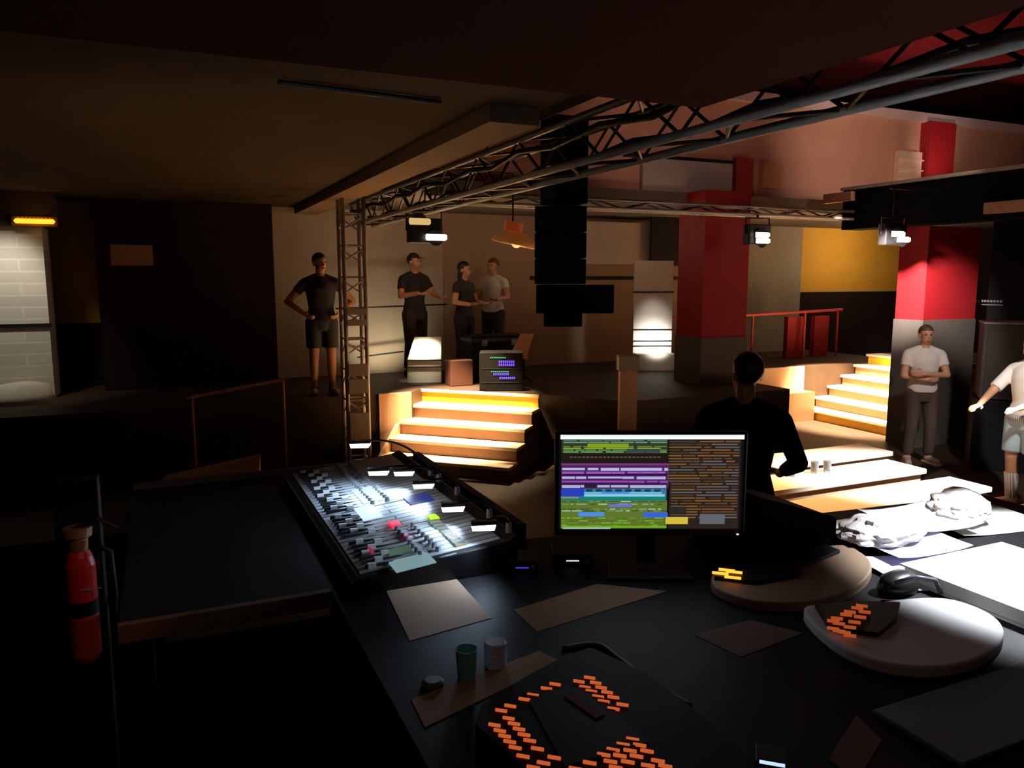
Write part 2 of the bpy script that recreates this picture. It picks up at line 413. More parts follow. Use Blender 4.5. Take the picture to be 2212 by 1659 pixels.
# amber exit lamp above the white column
ex = thing('exit_lamp', 'amber glowing emergency lamp above the white tiled column', 'lamp', at_y(75, 478, 10.66))
MB().cbox((0, .03, .0), (.46, .06, .11)).build('housing', mat('dark_amber', (.25, .08, .01), .5), ex, local=True)
MB().eloft([(0, -.01, -.028, .19, .012), (0, -.02, 0, .21, .02), (0, -.01, .028, .19, .012)], 20).build('diffuser', glow('amber_glow', (255, 170, 40), 2.2), ex, local=True)
mb = MB()
for i in range(9): mb.cbox((-.16 + i * .04, -.03, .03), (.014, .02, .016))
mb.build('louvre', glow('amber_glow2', (255, 120, 10), 1.0), ex, local=True)
point('exit_light', at_y(75, 478, 10.5), .5, (1, .45, .08), .06)

# ------------------------------------------------------------------ stairs
def stairs(name, label, M, width, steps, rise, run, wall, z0=0.0):
    t = thing(name, label, 'stairs', M.translation)
    run0 = run
    for i in range(steps):
        y0 = i * run0
        run = run0 if (i < steps - 1 or not wall.get('flush')) else -.01
        z = z0 + (i + 1) * rise
        b = MB().box((-width / 2, y0 + .02, z0), (width / 2, y0 + run + .02, z - .04), 0, M)
        b.build('riser', YELLOW if i in wall['yellow'] else mat('stair_riser', (.20, .105, .055), .55, scale=5, vary=.2), t)
        MB().box((-width / 2 - .02, y0 - .02, z - .04), (width / 2 + .02, y0 + run + .02, z), 0, M).build('tread', mat('stair_tread', (.80, .62, .42), .45, scale=5, vary=.12), t, bevel=.006)
    for s in wall['sides']:
        x = s * (width / 2 + .05)
        ln = (steps - (1 if wall.get('flush') else 0)) * run0
        prof = [(-.1, z0), (ln - .02, z0), (ln - .02, z0 + steps * rise + wall['h'] - .06), (-.02, z0 + rise * .4)]
        mb = MB(); vs = []
        for xx in (x - .03, x + .03): vs += [(xx, a, b) for a, b in prof]
        mb.add(vs, [(0, 1, 2, 3), (7, 6, 5, 4), (0, 4, 5, 1), (1, 5, 6, 2), (2, 6, 7, 3), (3, 7, 4, 0)], 0, M)
        mb.build('stringer', mat('stringer_wood', (.56, .33, .19), .6, scale=4, vary=.15), t)
    return t
# left stair: faces the booth diagonally; local +y climbs
MS = frame((3.03, 8.42, 0), -PI / 4)   # bottom edge centre
MS = frame((2.895, 8.395, 0), math.radians(-44))
stairs('wooden_stairs', 'brightly lit wooden stairs with yellow top riser left of computer monitor', MS, 1.64, 5, .17, .275, {'yellow': (4,), 'sides': (-1,), 'h': .06, 'flush': True})
# right stair climbs towards +x
MR = frame((9.62, 8.72, 0), -PI / 2)
stairs('wooden_stairs', 'brightly lit wooden stairs with yellow bottom and top risers right of the operator', MR, 1.75, 6, .167, .29, {'yellow': (0, 5), 'sides': (1,), 'h': .0})
struct('landing', MB().box((11.38, 7.9, 0), (13.0, 9.62, 1.0)), STAGEM)
# lit fascia of the stage edge
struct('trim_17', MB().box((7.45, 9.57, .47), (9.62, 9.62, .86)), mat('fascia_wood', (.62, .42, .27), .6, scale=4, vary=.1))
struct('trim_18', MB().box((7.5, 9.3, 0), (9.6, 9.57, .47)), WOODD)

struct('trim_20', MB().box((2.42, 9.40, 0.0), (2.84, 9.45, .86)), mat('lit_skirt_wood', (.55, .33, .2), .6, scale=4, vary=.1))  # lit end of the stage skirt, its brightness put into lighter wood
# railing on right stage behind operator
rl = thing('stage_railing', 'red metal railing along the raised stage beside the right stairs', 'railing', (9.0, 10.6, .85))
REDM = mat('red_rail', (.5, .05, .06), .45)
MB().tube([(7.6, 10.6, 1.62), (11.5, 10.6, 1.72)], .025).build('handrail', REDM, rl)
for x in (8.2, 9.4, 10.6, 11.4): MB().tube([(x, 10.6, .85), (x, 10.6, 1.62 + (x - 7.6) * .025)], .02).build('post', REDM, rl)
for k, (x0, x1) in enumerate(((10.35, 10.75), (11.0, 11.35))):
    tag(MB().box((x0, 10.75, .85), (x1, 10.85, 1.6)).build('red_panel', mat('dark_red_cloth', (.32, .02, .03), .8)), ('dark red standing panel behind the railing, left one', 'dark red standing panel behind the railing, right one')[k], 'panel')

# ------------------------------------------------------------------ uplight boxes and stage props
def uplight(name, label, c, w, d, h, z):
    t = thing(name, label, 'box', (c[0], c[1], z))
    MB().add([(-w / 2, -d / 2, 0), (w / 2, -d / 2, 0), (w / 2, d / 2, 0), (-w / 2, d / 2, 0), (-w / 2 * .95, -d / 2, h * .55), (w / 2, -d / 2, h * .55), (w / 2, d / 2, h), (-w / 2 * .6, d / 2, h)],
             [(3, 2, 1, 0), (0, 1, 5, 4), (1, 2, 6, 5), (2, 3, 7, 6), (3, 0, 4, 7), (4, 5, 6, 7)], 0, rotz(-YAW * .8)).build('body', mat('white_box_paint', (.78, .75, .66), .6), t, bevel=.01, local=True)
    MB().box((-w / 2 * 1.03, -d / 2 - .012, h * .5), (w / 2 * 1.03, -d / 2 + .01, h * .53), 0, rotz(-YAW * .8)).build('edge_strip', BLACK, t, local=True)
    MB().box((-w / 2 * 1.05, -d / 2 - .012, h * .36), (w / 2 * 1.05, -d / 2 + .01, h * .38), 0, rotz(-YAW * .8)).build('edge_strip', BLACK, t, local=True)
    return t
uplight('wedge_monitor', 'white wedge box lit from above in front of man at stage rear', (3.34, 10.4), .48, .4, .62, .85)
# white panel with horizontal bands by the red pillar
wp = thing('white_banner', 'white upright banner panel brightly lit at its foot beside red pillar', 'banner', (7.25, 10.3, .85))
MWP = frame((7.14, 10.35, .85), -YAW * .9)
MB().box((-.31, 0, .25), (.31, .05, 1.72), 0, MWP).build('panel', mat('white_cloth', (.72, .70, .66), .8, vary=.05), wp)
MB().box((-.3, -.22, 0), (.32, .06, .26), 0, MWP).build('base_box', mat('grey_cloth', (.55, .52, .45), .8), wp)
mb = MB()
for z in (1.22, .62, .44, .36): mb.box((-.33, -.012, z), (.33, 0, z + .02), 0, MWP)
mb.build('strap', BLACK, wp)
# pale upper patches of the stage opening, lit wall and ceiling made as pale boards
for k, (a, b, lb) in enumerate([((1262, 478), (1420, 572), 'pale patch standing for lit wall and ceiling behind the speaker column'), ((1395, 578), (1455, 596), 'narrow pale strip above the white banner')]):
    p0 = at_y(*a, 11.0); p1 = at_y(*b, 11.0)
    tag(MB().box((p0.x, 10.98, p1.z), (p1.x, 11.02, p0.z)).build('pale_patch', mat('pale_patch_tone', (.42, .36, .31), .85)), lb, 'cloth')
# black stage masking
p0 = at_y(1405, 470, 10.9); p1 = at_y(1525, 575, 10.9)
tag(MB().box((p0.x, 10.86, p1.z), (p1.x, 10.9, p0.z + .1)).build('masking_flat', BLACK), 'black masking flat hung left of the red pillar top', 'flat')
struct('trim_19', MB().box((5.2, 10.78, 2.27), (8.3, 10.85, 2.33)), BLACK)
# wire rails across the left wall
tag(MB().tube([(2.3, 11.3, 1.86), (4.0, 11.3, 1.9)], .012).build('tension_wire', BLACKM), 'thin black rail crossing the beige stage wall at chest height', 'rail')
tag(MB().tube([(2.6, 11.3, 1.14), (3.3, 11.3, 1.2)], .012).build('tension_wire', BLACKM), 'thin black low rail on the beige stage wall by white wedge box', 'rail')

# black case behind which the stage crew stands
fc = thing('flight_case', 'black flight case on stage in front of man in white shirt', 'case', (4.31, 10.2, .85))
MB().box((3.9, 10.0, .85), (4.72, 10.42, 1.5)).build('body', BLACK, fc, bevel=.01)
MB().box((3.89, 9.99, 1.42), (4.73, 10.43, 1.46)).build('trim_band', mat('case_edge', (.05, .05, .055), .4, .6), fc)
for x in (4.05, 4.5): MB().box((x, 9.98, 1.36), (x + .08, 9.995, 1.44)).build('latch', STEEL, fc)
# wooden chair / music stand lit orange
mp = at_y(1122, 768, 9.7)
ms = thing('music_stand', 'orange-lit wooden music desk on stage beside black flight case', 'music stand', (mp.x, 9.7, .85))
ORW = mat('orange_wood', (.62, .28, .12), .55)
Mm = frame((mp.x, 9.7, 0), -YAW)
MB().add([(-.14, -.1, mp.z), (.1, -.1, mp.z), (.2, .1, mp.z + .3), (.02, .1, mp.z + .3), (-.14, -.08, mp.z - .01), (.1, -.08, mp.z - .01), (.2, .12, mp.z + .29), (.02, .12, mp.z + .29)],
         [(0, 1, 2, 3), (7, 6, 5, 4), (0, 4, 5, 1), (1, 5, 6, 2), (2, 6, 7, 3), (3, 7, 4, 0)], 0, Mm).build('desk_plate', ORW, ms)
MB().box((-.3, -.2, mp.z - .03), (.12, -.08, mp.z - .01), 0, Mm).build('ledge', ORW, ms)
MB().tube([(mp.x, 9.7, .87), (mp.x, 9.7, mp.z)], .014).build('pole', BLACKM, ms)
mb = MB()
for a in range(3): mb.tube([(mp.x, 9.7, 1.0), (mp.x + .2 * math.cos(a * 2.1), 9.7 + .2 * math.sin(a * 2.1), .86)], .01)
mb.build('tripod', BLACKM, ms)

# amplifier rack with LED meters on stage edge
ra = thing('amplifier_rack', 'black amplifier rack with green and violet LED meters at top of left stairs', 'rack', (4.1, 9.25, .85))
Mr = frame((4.0, 9.2, .85), -YAW)
MB().box((-.28, -.15, 0), (.28, .25, .5), 0, Mr).build('case', mat('matt_black', (.003, .003, .004), .9, spec=.1), ra, bevel=.008)
GLED = glow('green_led', (30, 190, 110), 1.3); VLED = glow('violet_led', (100, 70, 235), 1.6)
for r, (z, ox, n, m_) in enumerate(((.43, -.13, 8, GLED), (.37, -.02, 8, VLED), (.33, -.02, 8, VLED), (.25, -.12, 9, GLED), (.21, -.09, 8, VLED), (.16, -.01, 8, VLED))):
    for i in range(n):
        MB().box((ox + i * .026 - .01, -.158, z), (ox + i * .026 + .008, -.15, z + (.014 if m_ is GLED else .03)), 0, Mr).build('led', m_, ra)
for z in (.3, .12): MB().box((-.25, -.156, z - .01), (.25, -.15, z), 0, Mr).build('panel_gap', BLACKM, ra)

# reddish storage cube near wedge box
tag(MB().box((3.5, 9.75, .85), (3.82, 10.0, 1.2)).build('storage_cube', mat('rusty_cube', (.07, .022, .012), .7), bevel=.01), 'dull red-brown cube on the stage left of flight case front', 'box')

# beige wooden post at the stage front
Mp = frame((4.85, 7.5, 0), -YAW)
ps = thing('wooden_post', 'beige square post at the stage front above monitor top left', 'post', (4.85, 7.5, 0))
MB().box((-.1, -.08, 0), (.1, .08, 1.25), 0, Mp).build('shaft', mat('post_wood', (.36, .22, .14), .7), ps, bevel=.006)
MB().box((-.12, -.1, 1.25), (.12, .1, 1.42), 0, Mp).build('cap', mat('post_grey', (.2, .18, .16), .7), ps, bevel=.006)

# brown box added left of the tower to stand for a floor reflection
tag(MB().add([(-.2, 7.9, 0), (.75, 7.6, 0), (.85, 8.2, 0), (-.05, 8.5, 0), (-.2, 7.9, .28), (.75, 7.6, .36), (.85, 8.2, .5), (-.05, 8.5, .3)],
             [(3, 2, 1, 0), (4, 5, 6, 7), (0, 1, 5, 4), (1, 2, 6, 5), (2, 3, 7, 6), (3, 0, 4, 7)]).build('reflection_box', mat('reflection_brown', (.32, .18, .09), .7)), 'low brown box standing for a reflection on the hall floor left of lattice tower', 'reflection')
tag(MB().tube([(.2, 9.2, .98), (1.3, 9.3, 1.13)], .02).tube([(.25, 9.2, 0), (.25, 9.2, .98)], .02).tube([(1.25, 9.3, 0), (1.25, 9.3, 1.12)], .02).build('ramp_handrail', mat('brown_rail', (.3, .12, .06), .5)), 'low brown handrail along the dark stage front at left', 'railing')
# dark loudspeaker by the white column
sp = thing('floor_speaker', 'dark loudspeaker standing in front of the white tiled column', 'loudspeaker', (-2.2, 10.2, .85))
MB().add([(-2.5, 10.0, .85), (-1.75, 10.0, .85), (-1.75, 10.5, .85), (-2.5, 10.5, .85), (-2.5, 10.0, 1.75), (-2.05, 10.0, 1.75), (-2.05, 10.5, 1.75), (-2.5, 10.5, 1.75)],
         [(3, 2, 1, 0), (4, 5, 6, 7), (0, 1, 5, 4), (1, 2, 6, 5), (2, 3, 7, 6), (3, 0, 4, 7)]).build('cabinet', BLACKP, sp, bevel=.01)
MB().cone((-2.2, 9.995, 1.15), (-2.2, 9.985, 1.15), .14, .14, 20).build('driver', mat('speaker_cone', (.03, .03, .032), .6), sp)
# white cloth heap foot of column
tag(MB().eloft([(-1.6, 10.5, .85, .42, .26), (-1.6, 10.5, .95, .38, .22), (-1.55, 10.5, 1.06, .3, .16), (-1.5, 10.5, 1.1, .1, .06)], 22).build('cloth_heap', mat('cream_cloth', (.62, .58, .46), .9, bump=.6, scale=9), smooth=True), 'cream cloth bundle lying at the foot of the white tiled column', 'cloth')

# ------------------------------------------------------------------ audience platforms
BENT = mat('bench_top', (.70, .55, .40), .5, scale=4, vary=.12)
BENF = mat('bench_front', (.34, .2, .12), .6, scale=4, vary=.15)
BGREY = mat('bench_grey', (.30, .33, .33), .6)
for x0, x1, y0, y1, lb in ((3.7, 6.68, 4.36, 4.78, 'wooden audience bench nearest the control desk, brightest top'),
                           (4.2, 6.74, 5.06, 5.52, 'wooden audience bench in the middle of the three, with glasses on it'),
                           (4.6, 7.1, 5.74, 6.2, 'wooden audience bench farthest from the desk, before the right stairs')):
    t = thing('audience_bench', lb, 'bench', ((x0 + x1) / 2, (y0 + y1) / 2, 0), 0, 'audience benches')
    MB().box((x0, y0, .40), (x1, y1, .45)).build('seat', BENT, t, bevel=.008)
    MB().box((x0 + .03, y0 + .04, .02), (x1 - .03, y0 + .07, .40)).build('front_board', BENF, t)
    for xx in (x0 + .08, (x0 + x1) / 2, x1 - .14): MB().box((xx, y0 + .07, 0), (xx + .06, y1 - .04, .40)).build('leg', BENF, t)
def tumbler(label, p, tilt=None):
    t = thing('drinking_glass', label, 'glass', p, 0, 'glasses on the middle bench')
    G = mat('clear_glass', (.9, .92, .92), .05, trans=.9, vary=0)
    rows = [(0, 0, 0, .032, .032), (0, 0, .005, .034, .034), (0, 0, .11, .038, .038), (0, 0, .112, .035, .035), (0, 0, .012, .03, .03)]
    MB().eloft(rows, 18).build('tumbler', G, t, local=True, smooth=True)
    MB().eloft([(0, 0, .014, .0295, .0295), (0, 0, .06, .032, .032)], 18).build('drink', mat('pale_drink', (.7, .55, .3), .2), t, local=True)
tumbler('short glass on the middle bench nearest the operator', (5.33, 5.4, .45))
tumbler('short glass on the middle bench left of the paired one', (5.62, 5.4, .45))
tumbler('short glass on the middle bench nearest the standing man', (5.76, 5.38, .45))

# stacked speakers at the right
ss = thing('speaker_stack', 'dark grey loudspeaker stack behind person in white sweater', 'loudspeaker', (9.38, 5.95, 0))
Mk = frame((9.38, 5.95, 0), math.radians(-50))
MB().box((-.45, -.3, 0), (.45, .3, .85), 0, Mk).build('subwoofer', BLACKP, ss, bevel=.01)
MB().box((-.4, -.28, .86), (.4, .28, 1.76), 0, Mk).build('cabinet', mat('charcoal_cabinet', (.07, .055, .05), .6), ss, bevel=.012)
MB().box((-.41, -.29, 1.76), (.41, .29, 1.78), 0, Mk).build('lid', mat('grey_lid', (.3, .28, .33), .5), ss)
MB().box((-.36, -.295, .92), (.36, -.28, 1.68), 0, Mk).build('grille', mat('charcoal_grille', (.06, .048, .045), .7), ss)
struct('wall_side', MB().box((10.5, 2.0, 0), (10.65, 7.15, 3.4)), mat('matt_black', (.003, .003, .004), .9, spec=.1))
# small lettered strip lights on dark wall: text too blurred to read, ribbed vent
vt = thing('wall_vent', 'faint grey slotted vent on the black side wall', 'vent', at_x(2133, 655, 10.5))
mb = MB()
for i in range(10): mb.cbox((-.01, -.2 + i * .045, .03), (.015, .03, .03))
mb.cbox((-.01, 0, -.02), (.015, .46, .012))
mb.build('slat', mat('vent_grey', (.12, .13, .15), .5), vt, local=True)

# ------------------------------------------------------------------ people
def remeshed(mb, voxel, smooth_it=3):
    me = bpy.data.meshes.new('tmp'); me.from_pydata([tuple(p) for p in mb.v], [], mb.f)
    bm = bmesh.new(); bm.from_mesh(me); bmesh.ops.recalc_face_normals(bm, faces=bm.faces[:]); bm.to_mesh(me); bm.free()
    o = bpy.data.objects.new('tmp', me); COL.objects.link(o)
    r = o.modifiers.new('r', 'REMESH'); r.mode = 'VOXEL'; r.voxel_size = voxel; r.use_smooth_shade = True
    s = o.modifiers.new('s', 'SMOOTH'); s.factor = 0.5; s.iterations = smooth_it
    dg = bpy.context.evaluated_depsgraph_get(); dg.update()
    ev = o.evaluated_get(dg); nm = bpy.data.meshes.new_from_object(ev)
    bpy.data.objects.remove(o, do_unlink=True); bpy.data.meshes.remove(me)
    return nm
def put(nm, name, m, parent):
    nm.name = name; nm.materials.clear(); nm.materials.append(m)
    for p in nm.polygons: p.use_smooth = True
    o = bpy.data.objects.new(name, nm); COL.objects.link(o); o.parent = parent; return o

def hand(mb, w, d, palm, thumb_side, s=1.0):
    w = Vector(w); d = Vector(d).normalized(); palm = Vector(palm); palm = (palm - d * palm.dot(d)).normalized()
    side = d.cross(palm).normalized() * thumb_side
    base = w + d * .085 * s
    for k in range(5):
        o = side * (.03 - k * .015) * s
        mb.capsule(w + o * .6 + d * .015, .014 * s, base + o * 1.05, .012 * s, 10)
    for k, ln in enumerate((.066, .075, .070, .055)):
        o = side * (.030 - k * .020) * s
        a = base + o; b = a + (d + palm * .25).normalized() * ln * .55 * s; c = b + (d + palm * .9).normalized() * ln * .5 * s
        mb.capsule(a, .0095 * s, b, .009 * s, 8).capsule(b, .009 * s, c, .0075 * s, 8)
    a = w + d * .025 * s + side * .03 * s; b = a + (d * .6 + side * .8).normalized() * .042 * s; c = b + (d + palm * .4).normalized() * .034 * s
    mb.capsule(a, .013 * s, b, .011 * s, 8).capsule(b, .011 * s, c, .009 * s, 8)

def person(label, loc, rz, arms, skin=SKIN, hair=HAIRD, hair_style='short', shirt=BLACK, sleeve=.45, hem=.92, trousers=BLACK, leg_to='ankle', shoe=BLACK, sole=None, s=1.0, head_turn=0.0, legs=None, sock=None, female=False, hemband=None):
    t = thing('person', label, 'person', loc, rz)
    t.scale = (s, s, s)
    sh = .175 if female else .195
    hipx = .095
    lg = legs or {}
    J = {}
    for sd in (-1, 1):
        J[sd] = dict(hip=Vector((sd * hipx, 0, .92)), knee=Vector((sd * .105, -.02, .50)), ankle=Vector((sd * .11, .03, .085)), toe=Vector((sd * .135, -.15, .035)), sh=Vector((sd * sh, 0.005, 1.385)))
        for k, v in lg.get(sd, {}).items(): J[sd][k] = Vector(v)
        for k, v in zip(('el', 'wr', 'hd', 'pl'), arms[sd]): J[sd][k] = Vector(v)
    b = MB()
    tw = .9 if female else 1.0
    torso = [(0, .005, .84, .10, .09), (0, .005, .90, .165, .115), (0, 0, .98, .165, .11), (0, 0, 1.08, .138 * tw, .10), (0, -.005, 1.20, .158 * tw, .115), (0, 0, 1.32, .175 * tw, .12), (0, .005, 1.40, .165 * tw, .10), (0, .01, 1.45, .09, .07), (0, .0, 1.49, .058, .058)]
    b.eloft(torso, 24)
    b.capsule((0, .012, 1.44), .058, (0, -.005, 1.56), .054)
    H = Matrix.Translation((0, -.012, 1.63)) @ rotz(head_turn)
    b.ball((0, .01, .03), (.077, .096, .095), 18, 0, H)
    b.ball((0, -.025, -.035), (.060, .068, .085), 16, 0, H)
    b.add([(-.012, -.088, -.022), (.012, -.088, -.022), (0, -.118, -.028), (0, -.086, .028), (0, -.07, -.0)], [(0, 2, 1), (0, 3, 2), (1, 2, 3), (0, 1, 4), (0, 4, 3), (1, 3, 4)], 0, H)
    b.ball((0, -.1, -.022), (.014, .016, .012), 10, 0, H)
    for sd in (-1, 1):
        b.ball((sd * .078, .015, -.005), (.012, .022, .034), 10, 0, H)
        j = J[sd]
        b.capsule(j['sh'], .058, j['el'], .042).capsule(j['el'], .042, j['wr'], .027)
        b.ball(j['sh'] + Vector((-sd * .02, 0, .0)), (.060, .058, .058), 14)
        b.capsule((sd * .05, .01, 1.45), .05, j['sh'] + Vector((-sd * .03, 0, .012)), .052)
        hand(b, j['wr'], j['hd'], j['pl'], -sd if True else sd)
        b.capsule(j['hip'] - Vector((0, 0, .02)), .092, j['knee'], .058).capsule(j['knee'], .056, j['ankle'] + (j['knee'] - j['ankle']) * .65 + Vector((0, .012, 0)), .058).capsule(j['ankle'] + (j['knee'] - j['ankle']) * .65 + Vector((0, .012, 0)), .058, j['ankle'], .037)
        b.capsule(j['ankle'] + Vector((0, .02, -.045)), .038, j['toe'], .032)
    put(remeshed(b, .0085, 3), 'body', skin, t)
    # face
    EYEW = mat('eye', (.06, .05, .045), .2, vary=0)
    for sd in (-1, 1):
        MB().ball((sd * .03, -.083, .012), (.013, .010, .009), 10, 0, H).build('eye', EYEW, t, local=True, smooth=True)
    MB().ball((0, -.092, -.062), (.024, .009, .007), 10, 0, H).build('mouth', mat('lips', (.33, .11, .08), .5), t, local=True, smooth=True)
    # hair
    hb = MB()
    if hair_style:
        hb.ball((0, .016, .04), (.086, .103, .096), 28, 0, H)
        vs = []
        for v in hb.v:
            q = H.inverted() @ Vector(v)
            lim = .055 if q.y < -.02 else (-.045 if hair_style != 'long' else -.09)
            if q.y < -.01 and q.z < .055: q = Vector((q.x * .72, q.y * .55, q.z * .6 + .02))
            elif q.z < lim: q.z = lim; q.x *= .85; q.y *= .9
            vs.append(tuple(H @ q))
        hb.v = vs
        if hair_style == 'long':
            hb.eloft([(0, .07, -.26, .05, .03), (0, .065, -.16, .085, .04), (0, .05, -.03, .088, .05), (0, .03, .05, .07, .05)], 20, 0, H)
        if hair_style == 'cap':
            hb.add([(-.06, -.07, .055), (.06, -.07, .055), (.045, -.16, .045), (-.045, -.16, .045), (-.06, -.07, .067), (.06, -.07, .067), (.045, -.16, .055), (-.045, -.16, .055)], [(3, 2, 1, 0), (4, 5, 6, 7), (0, 1, 5, 4), (1, 2, 6, 5), (2, 3, 7, 6), (3, 0, 4, 7)], 0, H)
        put(remeshed(hb, .011, 2), 'cap' if hair_style == 'cap' else 'hair', hair, t)
    # shirt
    g = .014
    c = MB()
    rows = [(x, y, z, rx + g, ry + g) for x, y, z, rx, ry in torso if hem - .001 <= z <= 1.41]
    lo = rows[0]
    c.eloft([(0, 0, hem, lo[3] + .006, lo[4] + .006)] + rows + [(0, .008, 1.45, .10, .082), (0, .006, 1.475, .066, .066)], 26)
    for sd in (-1, 1):
        j = J[sd]
        c.ball(j['sh'] + Vector((-sd * .012, 0, 0)), .071, 14)
        c.capsule((sd * .055, .01, 1.445), .063, j['sh'] + Vector((-sd * .03, 0, .010)), .068)
        if sleeve <= 1:
            e = j['sh'].lerp(j['el'], sleeve); c.cone(j['sh'], e, .064, .062 if sleeve < .9 else .056, 16)
        else:
            e = j['el'].lerp(j['wr'], sleeve - 1); c.cone(j['sh'], j['el'], .064, .052, 16).ball(j['el'], .054, 14).cone(j['el'], e, .054, .040, 16)
    put(remeshed(c, .011, 3), 'shirt', shirt, t)
    if hemband:
        MB().eloft([(0, 0, hem - .03, lo[3] + .016, lo[4] + .016), (0, 0, hem + .035, lo[3] + .02, lo[4] + .02)], 40).build('hem_band', hemband, t, local=True, smooth=True)
    # trousers
    c = MB()
    c.eloft([(0, .005, .80, .13, .115), (0, .005, .86, .172, .125), (0, .005, .90, .178, .128), (0, 0, .98, .177, .122), (0, 0, 1.02, .165, .118)], 26)
    for sd in (-1, 1):
        j = J[sd]
        if leg_to == 'ankle':
            e = j['knee'].lerp(j['ankle'], .9); c.cone(j['hip'] - Vector((0, 0, .02)), j['knee'], .108, .076, 18).ball(j['knee'], .076, 14).cone(j['knee'], e, .076, .066, 18)
        else:
            e = j['hip'].lerp(j['knee'], leg_to); c.cone(j['hip'] - Vector((0, 0, .02)), e, .108, .095, 18)
        c.ball(j['hip'] - Vector((0, 0, .02)), .108, 14)
    put(remeshed(c, .011, 3), 'trousers' if leg_to == 'ankle' else 'shorts', trousers, t)
    for sd in (-1, 1):
        j = J[sd]
        if sock:
            MB().cone(j['ankle'] + (j['knee'] - j['ankle']) * .62 + Vector((0, .01, 0)), j['ankle'] - Vector((0, 0, .01)), .068, .05, 24).build('sock', sock, t, local=True, smooth=True)
        k = MB().capsule(j['ankle'] + Vector((0, .025, -.042)), .048, j['toe'] + Vector((0, 0, .008)), .043, 14).cone(j['ankle'] + Vector((0, .015, -.03)), j['ankle'] + Vector((0, .015, .02)), .052, .05, 14)
        so = put(remeshed(k, .011, 2), 'shoe', shoe, t)
        for v in so.data.vertices:
            if v.co.z < .004: v.co.z = .004
        if sole:
            a = j['ankle'] + Vector((0, .03, 0)); q = j['toe']
            dv = Vector((q.x - a.x, q.y - a.y, 0)).normalized(); sv = Vector((-dv.y, dv.x, 0)) * .05
            p0 = Vector((a.x, a.y, 0)) - dv * .05; p1 = Vector((q.x, q.y, 0)) + dv * .05
            MB().prism([(p0 - sv)[:2], (p1 - sv * .9)[:2], (p1 + dv * .012)[:2], (p1 + sv * .9)[:2], (p0 + sv)[:2], (p0 - dv * .01)[:2]], 0, .024).build('sole', sole, so, local=True, bevel=.004)
    return t

DOWN = ((.27, .02, 1.13), (.28, -.06, .88), (0, -.1, -1), (-1, -.2, 0))
def m(a):   # mirror an arm to the person's right side
    return tuple((-v[0], v[1], v[2]) for v in a)
AKIMBO = ((.40, .06, 1.16), (.22, -.06, 1.02), (-.6, -.5, -.4), (-1, 0, .2))
HOLD = ((.27, -.02, 1.15), (.20, -.26, 1.12), (-.2, -1, .1), (-.3, 0, 1))
CROSS = ((.25, -.08, 1.14), (-.06, -.20, 1.16), (-1, .05, .1), (0, 1, 0))
CROSS2 = ((.25, -.08, 1.12), (.0, -.17, 1.09), (-1, .1, .1), (0, 1, 0))
CHARC = mat('charcoal_cloth', (.028, .024, .026), .85)
NAVY = mat('dark_navy_cloth', (.02, .02, .028), .85)
TEE = mat('white_tee', (.66, .60, .56), .85, vary=.04)
p = at_z(700, 851, .85)
person('person in black T-shirt and black shorts standing hands on hips by lattice tower', p, -YAW + .35, {1: AKIMBO, -1: m(AKIMBO)}, hair=HAIRD, shirt=mat('black_tee', (.016, .013, .016), .85), trousers=NAVY, leg_to=.8, shoe=mat('brown_shoe', (.28, .14, .1), .6), s=1.0, head_turn=.4, skin=mat('skin_tan', (.40, .18, .09), .55, vary=.05))
p = at_y(898, 800, 10.98)
person('person in dark clothes and cap reaching to the right behind white wedge box', (p.x, p.y, .85), -YAW + .75, {1: ((.27, -.08, 1.18), (.22, -.33, 1.14), (-.1, -1, -.1), (-.3, 0, 1)), -1: ((-.27, -.05, 1.16), (-.16, -.3, 1.2), (.2, -1, -.1), (.3, 0, 1))}, hair=mat('dark_cap', (.02, .016, .018), .8), hair_style='cap', shirt=mat('black_shirt', (.018, .014, .016), .85), trousers=mat('brown_trousers', (.035, .018, .014), .85), s=1.03, head_turn=.3, sleeve=.6)
p = at_y(1066, 700, 11.25)
person('person in white shirt and dark trousers standing behind the black flight case', (p.x, p.y, .85), -YAW - .5, {1: HOLD, -1: m(HOLD)}, hair=HAIRB, shirt=TEE, trousers=CHARC, s=1.0, head_turn=-.2, skin=SKIN)
p = at_y(1003, 700, 10.65)
person('person in charcoal top with long dark hair reaching over the flight case', (p.x, p.y, .85), -YAW + 1.0, {1: HOLD, -1: m(HOLD)}, hair=HAIRD, hair_style='long', shirt=CHARC, trousers=NAVY, s=.96, female=True, head_turn=.3)
# operator with back to the booth
o_ = EYE + ray(1612, 800) * 4.6
person('person in black top seen from behind at the right end of computer monitor', (o_.x, o_.y, 0), PI - YAW - .35, {1: ((.30, -.04, 1.14), (.20, -.26, 1.02), (-.3, -1, 0), (-.3, 0, -1)), -1: ((-.30, -.04, 1.14), (-.20, -.26, 1.02), (.3, -1, 0), (.3, 0, -1))}, hair=HAIRD, shirt=mat('jet_top', (.005, .0045, .006), .95, spec=.1), trousers=NAVY, sleeve=1.7, s=1.06, head_turn=.55)
p = at_z(1980, 1000, 0)
person('person in white T-shirt with folded arms and dark trousers before red column', p, -YAW - .15, {1: CROSS, -1: m(CROSS2)}, hair=HAIRB, shirt=TEE, trousers=mat('dark_brown_trousers', (.075, .045, .038), .85), shoe=mat('beige_sneaker', (.55, .38, .26), .7), sole=mat('white_sole', (.8, .78, .72), .6), s=.985, sleeve=.55, legs={1: dict(ankle=(.15, .05, .085), toe=(.19, -.12, .035), knee=(.125, 0, .5)), -1: dict(ankle=(-.12, 0, .085), toe=(-.16, -.17, .035))})
p = at_z(2200, 1096, 0)
RIB = brick_mat('ribbed_knit', (.62, .58, .54), (.25, .22, .2), .02, 9.0, .85, .006, .6, rot=(PI / 2, 0, 0))
